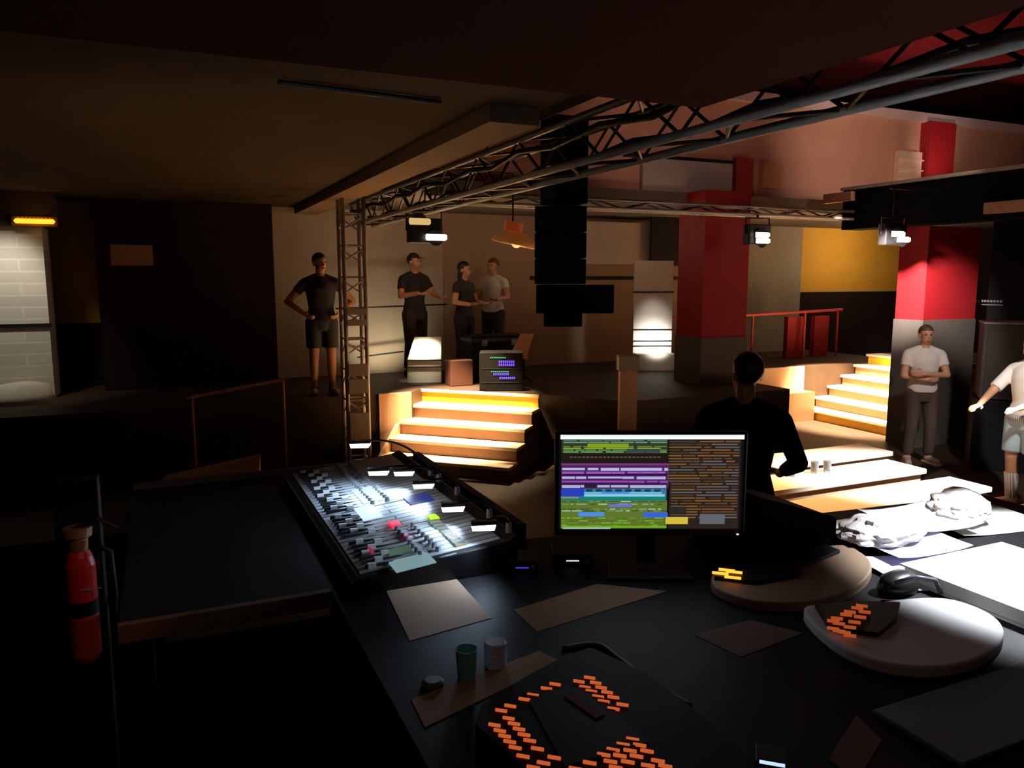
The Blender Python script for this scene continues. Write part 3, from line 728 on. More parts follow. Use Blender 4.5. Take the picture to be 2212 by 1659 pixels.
person('person in white sweater and pale denim shorts reaching left at right frame edge', (p.x, p.y, 0), -YAW - 1.15, {-1: ((-.24, -.2, 1.17), (-.2, -.44, 1.05), (.1, -1, -.15), (0, .1, -1)), 1: ((.25, -.12, 1.16), (.14, -.36, 1.06), (-.1, -1, -.1), (0, .1, -1))}, hair=HAIRB, hair_style='long', shirt=mat('white_sweater', (.78, .72, .66), .85, vary=.05), sleeve=.85, hem=.92, trousers=mat('pale_denim', (.36, .45, .50), .8), leg_to=.85, shoe=mat('tan_shoe', (.42, .24, .16), .6), sock=RIB, hemband=RIB, female=True, s=1.0)

# ------------------------------------------------------------------ control desk
DZ = 1.40
DESK = mat('black_desk_laminate', (.007, .0055, .007), .6, scale=30, vary=.2, spec=.2)
EDGE = mat('brown_desk_edge', (.17, .085, .045), .5, scale=8, vary=.2)
dk = thing('control_desk', 'large black control desk in the foreground with a brown front edge', 'desk', (1.2, 2.0, .62))
poly = [(-.15, 2.18), (.40, 2.18), (.40, .80), (3.1, .80), (3.1, 2.06), (2.2, 2.16), (1.12, 2.35), (1.12, 3.62), (-.15, 3.62)]
MB().prism(poly, DZ - .04, DZ).build('worktop', DESK, dk, bevel=.004)
MB().box((-.15, 2.155, DZ - .045), (.40, 2.18, DZ + .004)).build('edge_strip', EDGE, dk)
MB().box((-.15, 3.60, DZ), (1.12, 3.63, DZ + .025)).build('edge_strip', EDGE, dk)
for x, y in ((-.10, 2.26), (-.10, 3.54), (1.05, 3.54), (.46, .88), (2.48, .88), (2.48, 2.04), (.46, 2.3)):
    MB().box((x - .03, y - .03, .62), (x + .03, y + .03, DZ - .04)).build('leg', BLACKM, dk)
MB().box((1.09, 2.36, DZ - .0), (1.12, 3.6, DZ + .05)).build('upstand', BLACK, dk)

# ------------------------------------------------------------------ sound mixing desk
mx = thing('mixing_console', 'large lit sound mixing console on the left wing of the desk', 'mixer', (.70, 2.77, DZ))
MX0, MX1, MY0, MY1 = .47, .93, 2.12, 3.40
def mz(x): return DZ + .05 + (x - MX0) / (MX1 - MX0) * .045
body = MB(); vs = []
for y in (MY0 - .02, MY1 + .02): vs += [(MX0 - .02, y, DZ), (MX1 + .04, y, DZ), (MX1 + .04, y, mz(MX1) + .015), (MX1, y, mz(MX1)), (MX0, y, mz(MX0)), (MX0 - .02, y, mz(MX0) - .012)]
body.add(vs, [(0, 1, 2, 3, 4, 5), (11, 10, 9, 8, 7, 6)] + [(i, (i + 1) % 6, 6 + (i + 1) % 6, 6 + i) for i in range(6)])
body.build('chassis', BLACKM, mx, bevel=.004)
PANEL = brick_mat('mixer_panel', (.58, .62, .66), (.10, .11, .13), 5.0, .0365, .5, .0035, .25)
pb = MB()
for (x0, x1, y0, y1) in ((MX0 + .01, MX1 - .01, MY0 + .01, 2.42), (MX0 + .01, MX1 - .01, 2.43, 2.70), (MX0 + .01, MX1 - .01, 2.71, MY1 - .01)):
    pb.add([(x0, y0, mz(x0) + .001), (x1, y0, mz(x1) + .001), (x1, y1, mz(x1) + .001), (x0, y1, mz(x0) + .001), (x0, y0, mz(x0) + .005), (x1, y0, mz(x1) + .005), (x1, y1, mz(x1) + .005), (x0, y1, mz(x0) + .005)],
           [(3, 2, 1, 0), (4, 5, 6, 7), (0, 1, 5, 4), (1, 2, 6, 5), (2, 3, 7, 6), (3, 0, 4, 7)])
pb.build('panel', PANEL, mx)
FAD = mat('fader_cap', (.7, .72, .75), .4); KNOB = mat('knob_grey', (.25, .27, .30), .4)
SLOT = mat('fader_slot', (.01, .01, .012), .6)
ys = [MY0 + .03 + i * .0365 for i in range(34)]
sl = MB()
for y in ys: sl.box((MX0 + .035, y - .003, mz(MX0) + .004), (MX0 + .145, y + .003, mz(MX0) + .02))
for i, y in enumerate(ys):
    if 2.40 < y < 2.44 or 2.69 < y < 2.72: continue
    fx = MX0 + .05 + ((i * 37) % 11) / 11 * .08
    MB().box((fx - .012, y - .007, mz(fx) + .004), (fx + .012, y + .007, mz(fx) + .018)).build('fader', FAD, mx)
    sl2 = MB().box((MX0 + .03, y - .0025, mz(MX0 + .03) + .004), (MX0 + .15, y + .0025, mz(MX0 + .15) + .0056)); sl2.build('fader_slot', SLOT, mx)
kb = 0
for i, y in enumerate(ys):
    for k in range(2):
        x = MX0 + .20 + k * .055
        if 2.43 < y < 2.70: continue
        MB().cone((x, y, mz(x) + .004), (x, y, mz(x) + .02), .0095, .0075, 10).build('knob', KNOB, mx)
# buttons that glow, set where the photograph shows colour
def chip(px, py, dx, dy, m_, nm):
    q = at_z(px, py, DZ + .085); z = mz(q.x) + .005
    MB().box((q.x - dx / 2, q.y - dy / 2, z), (q.x + dx / 2, q.y + dy / 2, z + .008)).build(nm, m_, mx, bevel=.002)
chip(852, 1128, .035, .05, glow('red_key', (250, 40, 75), 1.4), 'lit_button')
chip(936, 1121, .03, .045, glow('lime_key', (175, 245, 10), 1.3), 'lit_button')
chip(878, 1155, .014, .055, glow('magenta_key', (245, 20, 130), 1.2), 'lit_button')
chip(800, 1176, .012, .05, glow('crimson_key', (150, 30, 60), .9), 'lit_button')
chip(868, 1147, .008, .04, glow('green_key', (30, 130, 70), .8), 'lit_button')
SCR = mat('console_display', (.02, .02, .03), .3, emit=srgb(150, 185, 215), es=.75, vary=0)
for (px, py, dx, dy, es, rgb) in ((800, 1064, .10, .20, 1.2, (205, 228, 245)), (795, 1100, .07, .16, 1.0, (190, 215, 240)), (905, 1082, .09, .10, .5, (50, 70, 170)), (890, 1206, .12, .09, .55, (150, 190, 195)), (862, 1180, .07, .05, .45, (90, 130, 110))):
    q = at_z(px, py, DZ + .085)
    x0, x1, y0, y1 = q.x - dx / 2, q.x + dx / 2, q.y - dy / 2, q.y + dy / 2
    nm_ = 'screen_%d_%d' % (px, py)
    MB().add([(x0, y0, mz(x0) + .0055), (x1, y0, mz(x1) + .0055), (x1, y1, mz(x1) + .0055), (x0, y1, mz(x0) + .0055), (x0, y0, mz(x0) + .009), (x1, y0, mz(x1) + .009), (x1, y1, mz(x1) + .009), (x0, y1, mz(x0) + .009)],
             [(3, 2, 1, 0), (4, 5, 6, 7), (0, 1, 5, 4), (1, 2, 6, 5), (2, 3, 7, 6), (3, 0, 4, 7)]).build('display', glow(nm_, rgb, es), mx)
for i in range(24):
    y = 2.14 + i * .0115
    MB().box((MX0 + .31, y, mz(MX0 + .31) + .005), (MX0 + .345, y + .006, mz(MX0 + .345) + .009)).build('meter_led', glow('meter_%d' % (i % 3), ((200, 170, 120), (120, 150, 190), (90, 140, 110))[i % 3], .7), mx)

# gooseneck lamps along the back of the mixer
GL = glow('gooseneck_white', (245, 250, 255), 3.0)
names = ['first gooseneck lamp at the far end of the mixer, standing highest', 'gooseneck lamp at the far end of the mixer, second counted from afar', 'third gooseneck lamp from the far end of the mixer', 'fourth gooseneck lamp from the far end, above blue display', 'fifth gooseneck lamp from the far end, behind lime button', 'gooseneck lamp at the near end of the mixer, closest to monitor']
for (px, py, z), lb in zip(((778, 961, 1.66), (818, 1020, 1.57), (873, 1021, 1.56), (915, 1048, 1.56), (979, 1097, 1.56), (1045, 1137, 1.56)), names):
    q = at_z(px, py, z)
    bx, by = min(q.x + .10, 1.02), min(max(q.y, MY0 + .02), MY1)
    bx = max(bx, .955)
    bz = mz(MX1) + .015 if bx <= MX1 + .045 else DZ
    if bx > MX1 + .04: bx = MX1 + .03; bz = mz(MX1) + .012
    g = thing('gooseneck_lamp', lb, 'lamp', (bx, by, bz), 0, 'gooseneck lamps along the mixer')
    MB().cone((bx, by, bz), (bx, by, bz + .03), .011, .009, 12).build('socket', STEEL, g)
    b0 = Vector((bx, by, bz + .03)); e0 = q + Vector((.0, 0, .012))
    mid = Vector(((bx + q.x) / 2 + .03, (by + q.y) / 2, max(z, bz) + .03))
    pts = [b0.lerp(mid, t).lerp(mid.lerp(e0, t), t) for t in [i / 10 for i in range(11)]]
    MB().tube(pts, .0045).build('neck', BLACKM, g, smooth=True)
    M = frame(q, -YAW + .18)
    MB().box((-.040, -.014, .006), (.040, .014, .018), 0, M).build('hood', BLACKM, g, bevel=.003)
    MB().add([(-.036, -.016, -.008), (.030, -.016, -.010), (.040, .014, -.004), (-.030, .014, -.004), (-.040, -.013, .0075), (.032, -.013, .0075), (.040, .014, .0075), (-.034, .014, .0075)],
             [(3, 2, 1, 0), (4, 5, 6, 7), (0, 1, 5, 4), (1, 2, 6, 5), (2, 3, 7, 6), (3, 0, 4, 7)], 0, M).build('led_bar', GL, g)
    spot('gooseneck_light', q + Vector((-.01, 0, -.02)), (q.x - .10, q.y - .02, mz(.6)), 2.2, (.58, .78, 1), 140, .6, .03)

# ------------------------------------------------------------------ monitor
MD = 2.33
mc = EYE + ray(1404, 1046) * MD
MMon = frame(mc, -YAW)
def sx_(px): return (px - 1404) / FPX * MD
def sy_(py): return (1046 - py) / FPX * MD * 1.005
mo = thing('computer_monitor', 'large computer monitor with coloured track window standing mid desk', 'monitor', (mc.x, mc.y + .05, DZ))
MB().box((sx_(1198), .004, sy_(1162)), (sx_(1614), .035, sy_(932)), 0, MMon).build('housing', BLACKP, mo, bevel=.006)
scm = [glow('scr_base', (14, 12, 14), 1.0)]; sidx = {}
def sc_col(rgb):
    if rgb not in sidx:
        sidx[rgb] = len(scm); scm.append(glow('scr_%d_%d_%d' % rgb, rgb, 1.0))
    return sidx[rgb]
sb = MB().box((sx_(1207), .0, sy_(1147)), (sx_(1604), .004, sy_(937)), 0, MMon)
lay = [0]
def R(x0, y0, x1, y1, rgb, lv=1):
    sb.box((sx_(x0), -.0005 * lv, sy_(y1)), (sx_(x1), .001, sy_(y0)), sc_col(rgb), MMon)
rn = random.Random(3)
R(1210, 938, 1604, 947.5, (250, 253, 255))
# upper left: arranger header rows
R(1212, 948, 1440, 978, (44, 52, 40))
for y, c in ((949, (70, 120, 92)), (953, (96, 150, 110)), (957, (52, 60, 44)), (962, (104, 130, 40)), (966, (150, 175, 50)), (970, (96, 140, 84)), (974, (110, 170, 80))):
    x = 1216
    while x < 1430:
        w = rn.randint(14, 60); R(x, y, min(x + w, 1438), y + 2.4, c, 2); x += w + rn.randint(2, 8)
R(1268, 957, 1356, 965, (128, 160, 30), 3); R(1352, 968, 1424, 976, (46, 68, 70), 3)
R(1212, 978, 1440, 1000, (32, 26, 22))
for i in range(22): R(1230 + i * 9, 985, 1236 + i * 9, 988, (92, 74, 60), 2)
R(1212, 1000, 1444, 1056, (74, 36, 88))
R(1212, 1000, 1444, 1004, (120, 54, 120), 2)
for y, c in ((1010, (186, 180, 226)), (1018, (150, 82, 190)), (1029, (180, 176, 222)), (1038, (140, 70, 172)), (1048, (172, 174, 214))):
    x = 1214
    while x < 1438:
        w = rn.randint(20, 90); R(x, y, min(x + w, 1442), y + rn.choice((4, 5, 6)), c, 2); x += w + rn.randint(1, 6)
R(1212, 1023, 1440, 1027, (54, 22, 66), 3); R(1212, 1043, 1440, 1046, (48, 22, 62), 3); R(1262, 1046, 1290, 1053, (40, 28, 56), 3)
R(1212, 1056, 1440, 1074, (60, 120, 150)); R(1212, 1056, 1262, 1073, (40, 62, 190), 3)
for i in range(8): R(1266 + i * 21, 1057, 1280 + i * 21, 1062, (16, 60, 84), 4)
R(1262, 1063, 1430, 1067, (110, 190, 220), 3); R(1262, 1068, 1436, 1073, (140, 205, 225), 3); R(1300, 1063, 1360, 1066, (70, 130, 235), 4)
R(1212, 1074, 1440, 1082, (18, 126, 116)); R(1212, 1074, 1250, 1077, (170, 140, 80), 2)
R(1212, 1082, 1442, 1144, (92, 116, 44))
for y in (1083, 1089, 1100, 1104, 1120, 1126, 1131, 1136):
    x = 1214
    while x < 1436:
        w = rn.randint(6, 22); R(x, y, min(x + w, 1442), y + 2.2, rn.choice(((168, 200, 180), (140, 170, 150), (60, 80, 40), (120, 150, 60))) if y < 1112 else rn.choice(((120, 180, 40), (104, 140, 36), (84, 104, 30))), 2); x += w + rn.randint(3, 10)
R(1316, 1090, 1366, 1096, (108, 110, 210), 4); R(1250, 1108, 1306, 1117, (74, 138, 235), 4); R(1391, 1109, 1444, 1119, (52, 96, 232), 4)
R(1214, 1138, 1442, 1143, (110, 170, 30), 3); R(1216, 1142, 1320, 1145, (160, 200, 190), 4)
# right: file browser rows
R(1446, 948, 1598, 1144, (42, 33, 27))
for i in range(28):
    y = 951 + i * 6.2; x = 1450 - (i < 15) * 8
    while x < 1588:
        w = rn.randint(14, 70)
        R(x, y, min(x + w, 1594), y + 2.6, rn.choice(((108, 70, 38), (132, 88, 44), (94, 74, 62), (98, 94, 98), (74, 58, 46))), 2); x += w + rn.randint(2, 9)
R(1440, 1119, 1488, 1134, (214, 188, 62), 5); R(1514, 1112, 1568, 1134, (96, 98, 108), 5); R(1448, 1095, 1484, 1113, (44, 40, 38), 5)
sb.build('screen', scm, mo)
MB().box((sx_(1596), -.001, sy_(1159)), (sx_(1600), .004, sy_(1157)), 0, MMon).build('power_led', glow('led_white', (225, 235, 255), 2.0), mo)
MB().box((-.03, .035, -.26), (.03, .055, .02), 0, MMon).build('stand_neck', BLACKP, mo, bevel=.004)
bz = DZ - mc.z
MB().prism([(-.13, -.06), (.13, -.06), (.11, .12), (-.11, .12)], bz, bz + .014, 0, MMon).build('stand_base', BLACKP, mo, bevel=.004)
area('monitor_spill', MMon @ Vector((-.03, -.03, 0)), MMon @ Vector((-.03, -1, -.1)), .35, (.75, .85, 1), .5, .26)

# small devices with pilot lights on the desk
for (px, py, rgb, lb, w) in ((1237, 1211, (230, 235, 240), 'small black interface box with a white pilot light under the monitor', .13), (1128, 1226, (70, 70, 220), 'small black box with a blue pilot light beside the mixer', .10)):
    q = at_z(px, py, DZ + .02)
    t = thing('interface_box', lb, 'device', (q.x, q.y + .07, DZ))
    M = frame((q.x, q.y, DZ), -YAW)
    MB().box((-w / 2, .0, .0), (w / 2, .11, .038), 0, M).build('case', BLACKP, t, bevel=.004)
    MB().box((-.02, -.002, .018), (.02, .002, .0212), 0, M).build('pilot_light', glow('pilot_%d' % px, rgb, 1.0), t)
    MB().cone((w * .35, -.008, .02), (w * .35, .001, .02), .008, .009, 12, 0, M).build('dial', STEEL, t)

# black wedge case right of monitor
wg = thing('wedge_case', 'black wedge-shaped loudspeaker lying on the desk right of monitor', 'loudspeaker', (1.87, 2.0, DZ))
prof = [(1.66, DZ), (2.02, DZ), (2.02, 1.505), (1.66, 1.625)]
vs = [(x, 1.83, z) for x, z in prof] + [(x, 2.14, z) for x, z in prof]
MB().add(vs, [(0, 1, 2, 3), (7, 6, 5, 4), (0, 4, 5, 1), (1, 5, 6, 2), (2, 6, 7, 3), (3, 7, 4, 0)]).build('cabinet', mat('wedge_black', (.0012, .0012, .0014), .9, spec=.03), wg, bevel=.008)
MB().add([(1.69, 1.826, 1.42), (1.99, 1.826, 1.42), (1.99, 1.826, 1.495), (1.69, 1.826, 1.595), (1.69, 1.832, 1.42), (1.99, 1.832, 1.42), (1.99, 1.832, 1.495), (1.69, 1.832, 1.595)], [(0, 1, 2, 3), (7, 6, 5, 4), (0, 4, 5, 1), (1, 5, 6, 2), (2, 6, 7, 3), (3, 7, 4, 0)]).build('grille', mat('wedge_grille', (.0018, .0018, .002), .9, spec=.03), wg)

# ------------------------------------------------------------------ keypads with orange keys
OKEY = glow('orange_key', (205, 92, 42), .9); OKEY2 = glow('orange_key_bright', (255, 150, 40), 2.4); OKEY3 = glow('orange_key_dim', (190, 84, 36), .75)
kp = thing('lighting_console', 'black lighting console with blocks of glowing orange keys at bottom centre', 'console', (.8, 1.3, DZ))
kpoly = [(.52, 1.33), (.56, 1.395), (.64, 1.44), (.72, 1.475), (.80, 1.505), (.895, 1.525), (.95, 1.36), (.96, .86), (.60, .86)]
MB().prism(kpoly, DZ, DZ + .022).build('body', mat('console_black', (.006, .005, .006), .65, spec=.2), kp, bevel=.004)
def c2(l): return [(700 + x / 3.456, 1180 + y / 3.456) for x, y in l]
def c3(l): return [(1200 + x / 3.456, 1180 + y / 3.456) for x, y in l]
pts = c2([(1725, 1020), (1660, 1052), (1560, 1100), (1495, 1132), (1390, 1182), (1322, 1216), (1272, 1324), (1312, 1366), (1348, 1406), (1386, 1448), (1427, 1492), (1485, 1556), (1562, 1640),
          (1378, 1274), (1418, 1314), (1455, 1354), (1493, 1396), (1535, 1440), (1593, 1500), (1718, 1566), (1638, 1606)])
pts += c3([(175, 1000), (220, 1042), (268, 1072), (318, 1112), (360, 1148), (433, 1203), (255, 972), (300, 1010), (340, 1045), (385, 1080), (432, 1117), (500, 1172),
           (576, 1430), (505, 1468), (628, 1474), (430, 1508), (557, 1514), (683, 1518), (360, 1545), (480, 1552), (605, 1556), (765, 1590), (410, 1595), (540, 1598), (690, 1625), (820, 1630), (255, 1605), (150, 1650), (450, 1640)])
for px, py in pts:
    q = at_z(px, py, DZ + .028)
    M = frame((q.x, q.y, 0), -YAW - .28)
    MB().box((-.0125, -.0024, DZ + .022), (.0125, .0024, DZ + .028), 0, M).build('key', OKEY, kp, bevel=.001)
q = at_z(1262, 1525, DZ + .026); M = frame((q.x, q.y, DZ + .022), -YAW - .95)
MB().box((-.05, -.012, 0), (.05, .012, .006), 0, M).build('dark_red_bar', mat('dark_red_bar', (.16, .012, .010), .6, spec=.1), kp)
MB().prism([(.62, 1.14), (.80, 1.14), (.80, 1.36), (.66, 1.40)], DZ + .022, DZ + .025).build('blank_panel', mat('panel_black', (.005, .005, .006), .6, spec=.2), kp)

def keypad(label, outline, deck, keys, keymat, kk, rest):
    cx = sum(p[0] for p in outline) / len(outline); cy = sum(p[1] for p in outline) / len(outline)
    t = thing('control_keypad', label, 'console', (cx, cy, DZ))
    # round the outline
    P = [Vector((x, y, 0)) for x, y in outline]; n = len(P); sm = []
    for i in range(n):
        a, b, c, d = P[i - 1], P[i], P[(i + 1) % n], P[(i + 2) % n]
        for k in range(6):
            u = k / 6
            sm.append(.5 * ((2 * b) + (c - a) * u + (2 * a - 5 * b + 4 * c - d) * u * u + (3 * b - a - 3 * c + d) * u ** 3))
    MB().prism([(v.x, v.y) for v in sm], DZ, DZ + .03).build('palm_rest', rest, t, bevel=.006)
    MB().prism(deck, DZ + .03, DZ + .042).build('key_deck', BLACKP, t, bevel=.003)
    for px, py in keys:
        q = at_z(px, py, DZ + .049); M = frame((q.x, q.y, 0), -YAW - .3)
        MB().box((-kk[0], -kk[1], DZ + .042), (kk[0], kk[1], DZ + .049), 0, M).build('key', keymat, t)
    return t
REST = mat('beige_palm_rest', (.26, .165, .10), .6, vary=.06)
RESTG = mat('pale_palm_rest', (.62, .62, .62), .55, vary=.05)
keypad('control keypad with curved beige palm rest and bright orange keys before wedge loudspeaker', [(1.40, 1.70), (1.43, 1.56), (1.58, 1.49), (1.76, 1.515), (1.92, 1.60), (2.0, 1.71), (1.97, 1.80), (1.55, 1.80)],
       [(1.42, 1.72), (1.50, 1.64), (1.66, 1.63), (1.72, 1.68), (1.93, 1.73), (1.93, 1.79), (1.56, 1.79)], [(1570, 1229), (1586, 1233), (1556, 1236), (1583, 1245)], OKEY2, (.023, .0021), REST)
t2 = keypad('control keypad with large pale curved palm rest catching the lamp light at right', [(1.44, 1.30), (1.46, 1.17), (1.57, 1.10), (1.72, 1.10), (1.87, 1.16), (1.94, 1.26), (1.90, 1.37), (1.66, 1.43), (1.52, 1.47)],
       [(1.47, 1.34), (1.55, 1.26), (1.66, 1.30), (1.76, 1.37), (1.66, 1.425), (1.54, 1.455)],
       [(1862, 1306), (1852, 1311), (1836, 1319), (1828, 1325), (1808, 1333), (1800, 1339), (1812, 1344), (1800, 1355), (1812, 1360), (1824, 1363), (1836, 1352), (1846, 1341), (1858, 1330), (1868, 1319), (1836, 1370)], OKEY3, (.014, .0022), RESTG)
# faint row of key lights beside beige keypad
# ------------------------------------------------------------------ paper, cups and clutter
def sheet(label, corners, m_, z=DZ, th=.0015, name='paper_sheet', curl=.0):
    cx = sum(c[0] for c in corners) / 4; cy = sum(c[1] for c in corners) / 4
    n = 8; mb = MB(); top = []; rn2 = random.Random(label)
    ph = rn2.random() * 6
    for i in range(n + 1):
        for j in range(n + 1):
            u, v = i / n, j / n
            a = [corners[0][k] * (1 - u) + corners[1][k] * u for k in (0, 1)]; b = [corners[3][k] * (1 - u) + corners[2][k] * u for k in (0, 1)]
            top.append((a[0] * (1 - v) + b[0] * v, a[1] * (1 - v) + b[1] * v, z + th + curl * (abs(u - .5) * 2) ** 3 + curl * .25 * (1 + math.sin(v * 5 + ph))))
    N = len(top); vs = top + [(x, y, zz - th) for x, y, zz in top]; fs = []
    for i in range(n):
        for j in range(n):
            q = i * (n + 1) + j; r = q + n + 1
            fs += [(q, r, r + 1, q + 1), (N + q, N + q + 1, N + r + 1, N + r)]
    ring = [j for j in range(n + 1)] + [i * (n + 1) + n for i in range(1, n + 1)] + [n * (n + 1) + j for j in range(n - 1, -1, -1)] + [i * (n + 1) for i in range(n - 1, 0, -1)]
    for k in range(len(ring)): a, b = ring[k], ring[(k + 1) % len(ring)]; fs.append((a, b, N + b, N + a))
    mb.add(vs, fs)
    o = mb.build(name, m_, smooth=False); return tag(o, label, 'paper')
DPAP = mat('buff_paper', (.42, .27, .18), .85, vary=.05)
def zc(l, z=DZ): return [tuple(at_z(x, y, z)[:2]) for x, y in l]
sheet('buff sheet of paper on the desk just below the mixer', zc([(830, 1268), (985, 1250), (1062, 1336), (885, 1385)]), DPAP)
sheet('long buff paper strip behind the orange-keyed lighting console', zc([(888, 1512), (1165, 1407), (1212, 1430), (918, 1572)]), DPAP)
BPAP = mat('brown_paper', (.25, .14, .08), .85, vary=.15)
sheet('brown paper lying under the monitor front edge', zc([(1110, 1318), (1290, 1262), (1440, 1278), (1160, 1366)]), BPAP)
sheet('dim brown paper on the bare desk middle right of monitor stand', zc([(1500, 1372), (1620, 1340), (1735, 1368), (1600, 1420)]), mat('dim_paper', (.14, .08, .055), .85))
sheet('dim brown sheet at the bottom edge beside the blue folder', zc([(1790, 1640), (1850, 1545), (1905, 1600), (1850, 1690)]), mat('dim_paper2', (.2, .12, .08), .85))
WP2 = mat('lilac_paper', (.62, .62, .78), .7, vary=.04); WP3 = mat('cream_paper', (.74, .62, .5), .75, vary=.05)
sheet('lilac-white sheet on the right desk left of the white binder', [(1.93, 1.46), (2.20, 1.42), (2.26, 1.66), (1.98, 1.74)], WP2, DZ, curl=.008)
sheet('second lilac-white sheet under the transparent bag on the right desk', [(2.06, 1.62), (2.38, 1.60), (2.42, 1.86), (2.10, 1.88)], WP2, DZ + .02, curl=.01)
sheet('cream sheet with curled edge at the far side of the right desk', [(2.12, 1.78), (2.48, 1.80), (2.5, 2.04), (2.14, 2.03)], WP3, DZ + .004, curl=.012)
sheet('white sheet farthest right beyond the cream one', [(2.5, 1.72), (2.9, 1.66), (2.95, 1.97), (2.55, 2.02)], PAPER, DZ + .002, curl=.01)
sheet('white sheet on top of the right paper pile', [(2.28, 1.74), (2.58, 1.7), (2.62, 1.98), (2.3, 2.0)], PAPER, DZ + .034, curl=.014)
bd = thing('ring_binder', 'thick white ring binder under the lamp at the right frame edge', 'binder', (2.2, 1.42, DZ))
MB().box((1.99, 1.14, DZ), (2.46, 1.56, DZ + .006)).build('back_cover', PAPER, bd)
MB().box((2.0, 1.15, DZ + .006), (2.44, 1.55, DZ + .04)).build('page_block', mat('page_edges', (.8, .79, .76), .85), bd)
MB().box((1.99, 1.14, DZ + .04), (2.46, 1.56, DZ + .046)).build('front_cover', PAPER, bd)
# crumpled clear bag
bg = bmesh.new(); bmesh.ops.create_icosphere(bg, subdivisions=4, radius=1)
rr = random.Random(5); dirs = [Vector((rr.gauss(0, 1), rr.gauss(0, 1), rr.gauss(0, 1))).normalized() for _ in range(26)]
for v in bg.verts:
    d = 1 + sum(.09 * abs(math.sin(6 * v.co.dot(q) + i)) for i, q in enumerate(dirs[:9])) - .3
    v.co = Vector((v.co.x * d * .16, v.co.y * d * .10, max(-.03, v.co.z * d * .05)))
me = bpy.data.meshes.new('plastic_bag'); bg.to_mesh(me); bg.free()
me.materials.append(mat('clear_plastic', (.78, .72, .68), .3, vary=.1, trans=.08))
o = bpy.data.objects.new('plastic_bag', me); COL.objects.link(o); o.location = (2.18, 1.79, DZ + .052); o.scale = (.85, .85, .85)
tag(o, 'crumpled translucent plastic bag on the right desk beside wedge loudspeaker', 'bag')
o2 = o.copy(); COL.objects.link(o2); o2.location = (2.70, 1.88, DZ + .050); o2.rotation_euler.z = .6
o2['label'] = 'crumpled bluish plastic bag at the far rim of the right desk'
# black pouch and its strap
pc_ = thing('black_pouch', 'black leather pouch with a shiny strap between keypad and lilac papers', 'pouch', (1.90, 1.48, DZ))
MB().eloft([(1.90, 1.49, DZ, .065, .04), (1.90, 1.49, DZ + .02, .072, .045), (1.905, 1.495, DZ + .045, .06, .034), (1.91, 1.5, DZ + .055, .03, .015)], 24).build('body', mat('leather', (.02, .018, .018), .3), pc_, smooth=True)
MB().tube([(1.85, 1.46, DZ + .045), (1.90, 1.44, DZ + .062), (1.96, 1.42, DZ + .05), (1.975, 1.41, DZ + .012)], .007).build('strap', mat('shiny_strap', (.16, .17, .2), .2), pc_, smooth=True)
tag(MB().box((1.30, .86, DZ), (1.82, 1.06, DZ + .012)).build('spill_slab', mat('blue_spill', (.10, .19, .26), .5), bevel=.003), 'dark blue-grey slab standing for bluish lamp spill at the bottom right of the desk', 'spill_slab')  # slab added to colour the desk where bluish lamp light spills
q = at_z(1668, 1650, DZ + .03); t = thing('phone_charger', 'small black block with blue-white pilot light at the bottom edge', 'device', (q.x, q.y + .03, DZ))
M = frame((q.x, q.y, DZ), -YAW - .3)
MB().box((-.03, .0, 0), (.03, .06, .03), 0, M).build('case', BLACKP, t, bevel=.004)
MB().box((-.022, -.002, .028), (.022, .002, .0325), 0, M).build('pilot_light', glow('pilot_ice', (190, 215, 255), 1.2), t)
# cups
q = at_z(1008, 1463, DZ)
cp = thing('paper_cup', 'plain teal paper cup on the desk left of the bluish jar', 'cup', q)
MB().eloft([(0, 0, 0, .020, .020), (0, 0, .068, .025, .025), (0, 0, .0685, .0235, .0235), (0, 0, .004, .0185, .0185)], 28).build('cup', mat('teal_paper', (.14, .62, .68), .6, vary=.05), cp, local=True, smooth=False)
MB().tube([(.0245 * math.cos(a * .3142), .0245 * math.sin(a * .3142), .068) for a in range(21)], .0016, 6).build('rim', mat('teal_rim', (.24, .42, .45), .5), cp, local=True)
q = at_z(1070, 1438, DZ)
jr = thing('ribbed_jar', 'small ribbed bluish-white jar on the desk right of the teal cup', 'jar', q)
rows = [(0, 0, 0, .024, .024)]
for i in range(7): rows += [(0, 0, .004 + i * .006, .0262, .0262), (0, 0, .007 + i * .006, .0246, .0246)]
rows += [(0, 0, .046, .0255, .0255)]
MB().eloft(rows, 28).build('body', mat('frosted_jar', (.55, .72, .98), .3, vary=.04), jr, local=True)
MB().eloft([(0, 0, .046, .026, .026), (0, 0, .058, .026, .026), (0, 0, .060, .023, .023)], 28).build('lid', mat('jar_lid', (.55, .72, .98), .3, vary=.04), jr, local=True)
q = at_z(935, 1478, DZ)
tag(MB().eloft([(q.x, q.y, DZ, .024, .024), (q.x, q.y, DZ + .006, .026, .026), (q.x, q.y, DZ + .012, .018, .018)], 24).build('cup_lid', mat('teal_lid', (.10, .19, .22), .5)), 'small teal cup lid lying left of the teal paper cup', 'lid')
# cable on the desk
cp_ = [at_z(x, y, DZ + .006) for x, y in ((1215, 1400), (1290, 1392), (1340, 1425), (1400, 1470), (1450, 1500), (1500, 1530))]
fine = []
for i in range(len(cp_) - 1):
    a, b, c, d = cp_[max(i - 1, 0)], cp_[i], cp_[i + 1], cp_[min(i + 2, len(cp_) - 1)]
    for k in range(5):
        u = k / 5; fine.append(.5 * ((2 * b) + (c - a) * u + (2 * a - 5 * b + 4 * c - d) * u * u + (3 * b - a - 3 * c + d) * u ** 3))
tag(MB().tube(fine, .006).build('cable', mat('grey_cable', (.12, .12, .11), .5), smooth=True), 'grey cable bending across the black desk behind the orange keys', 'cable')
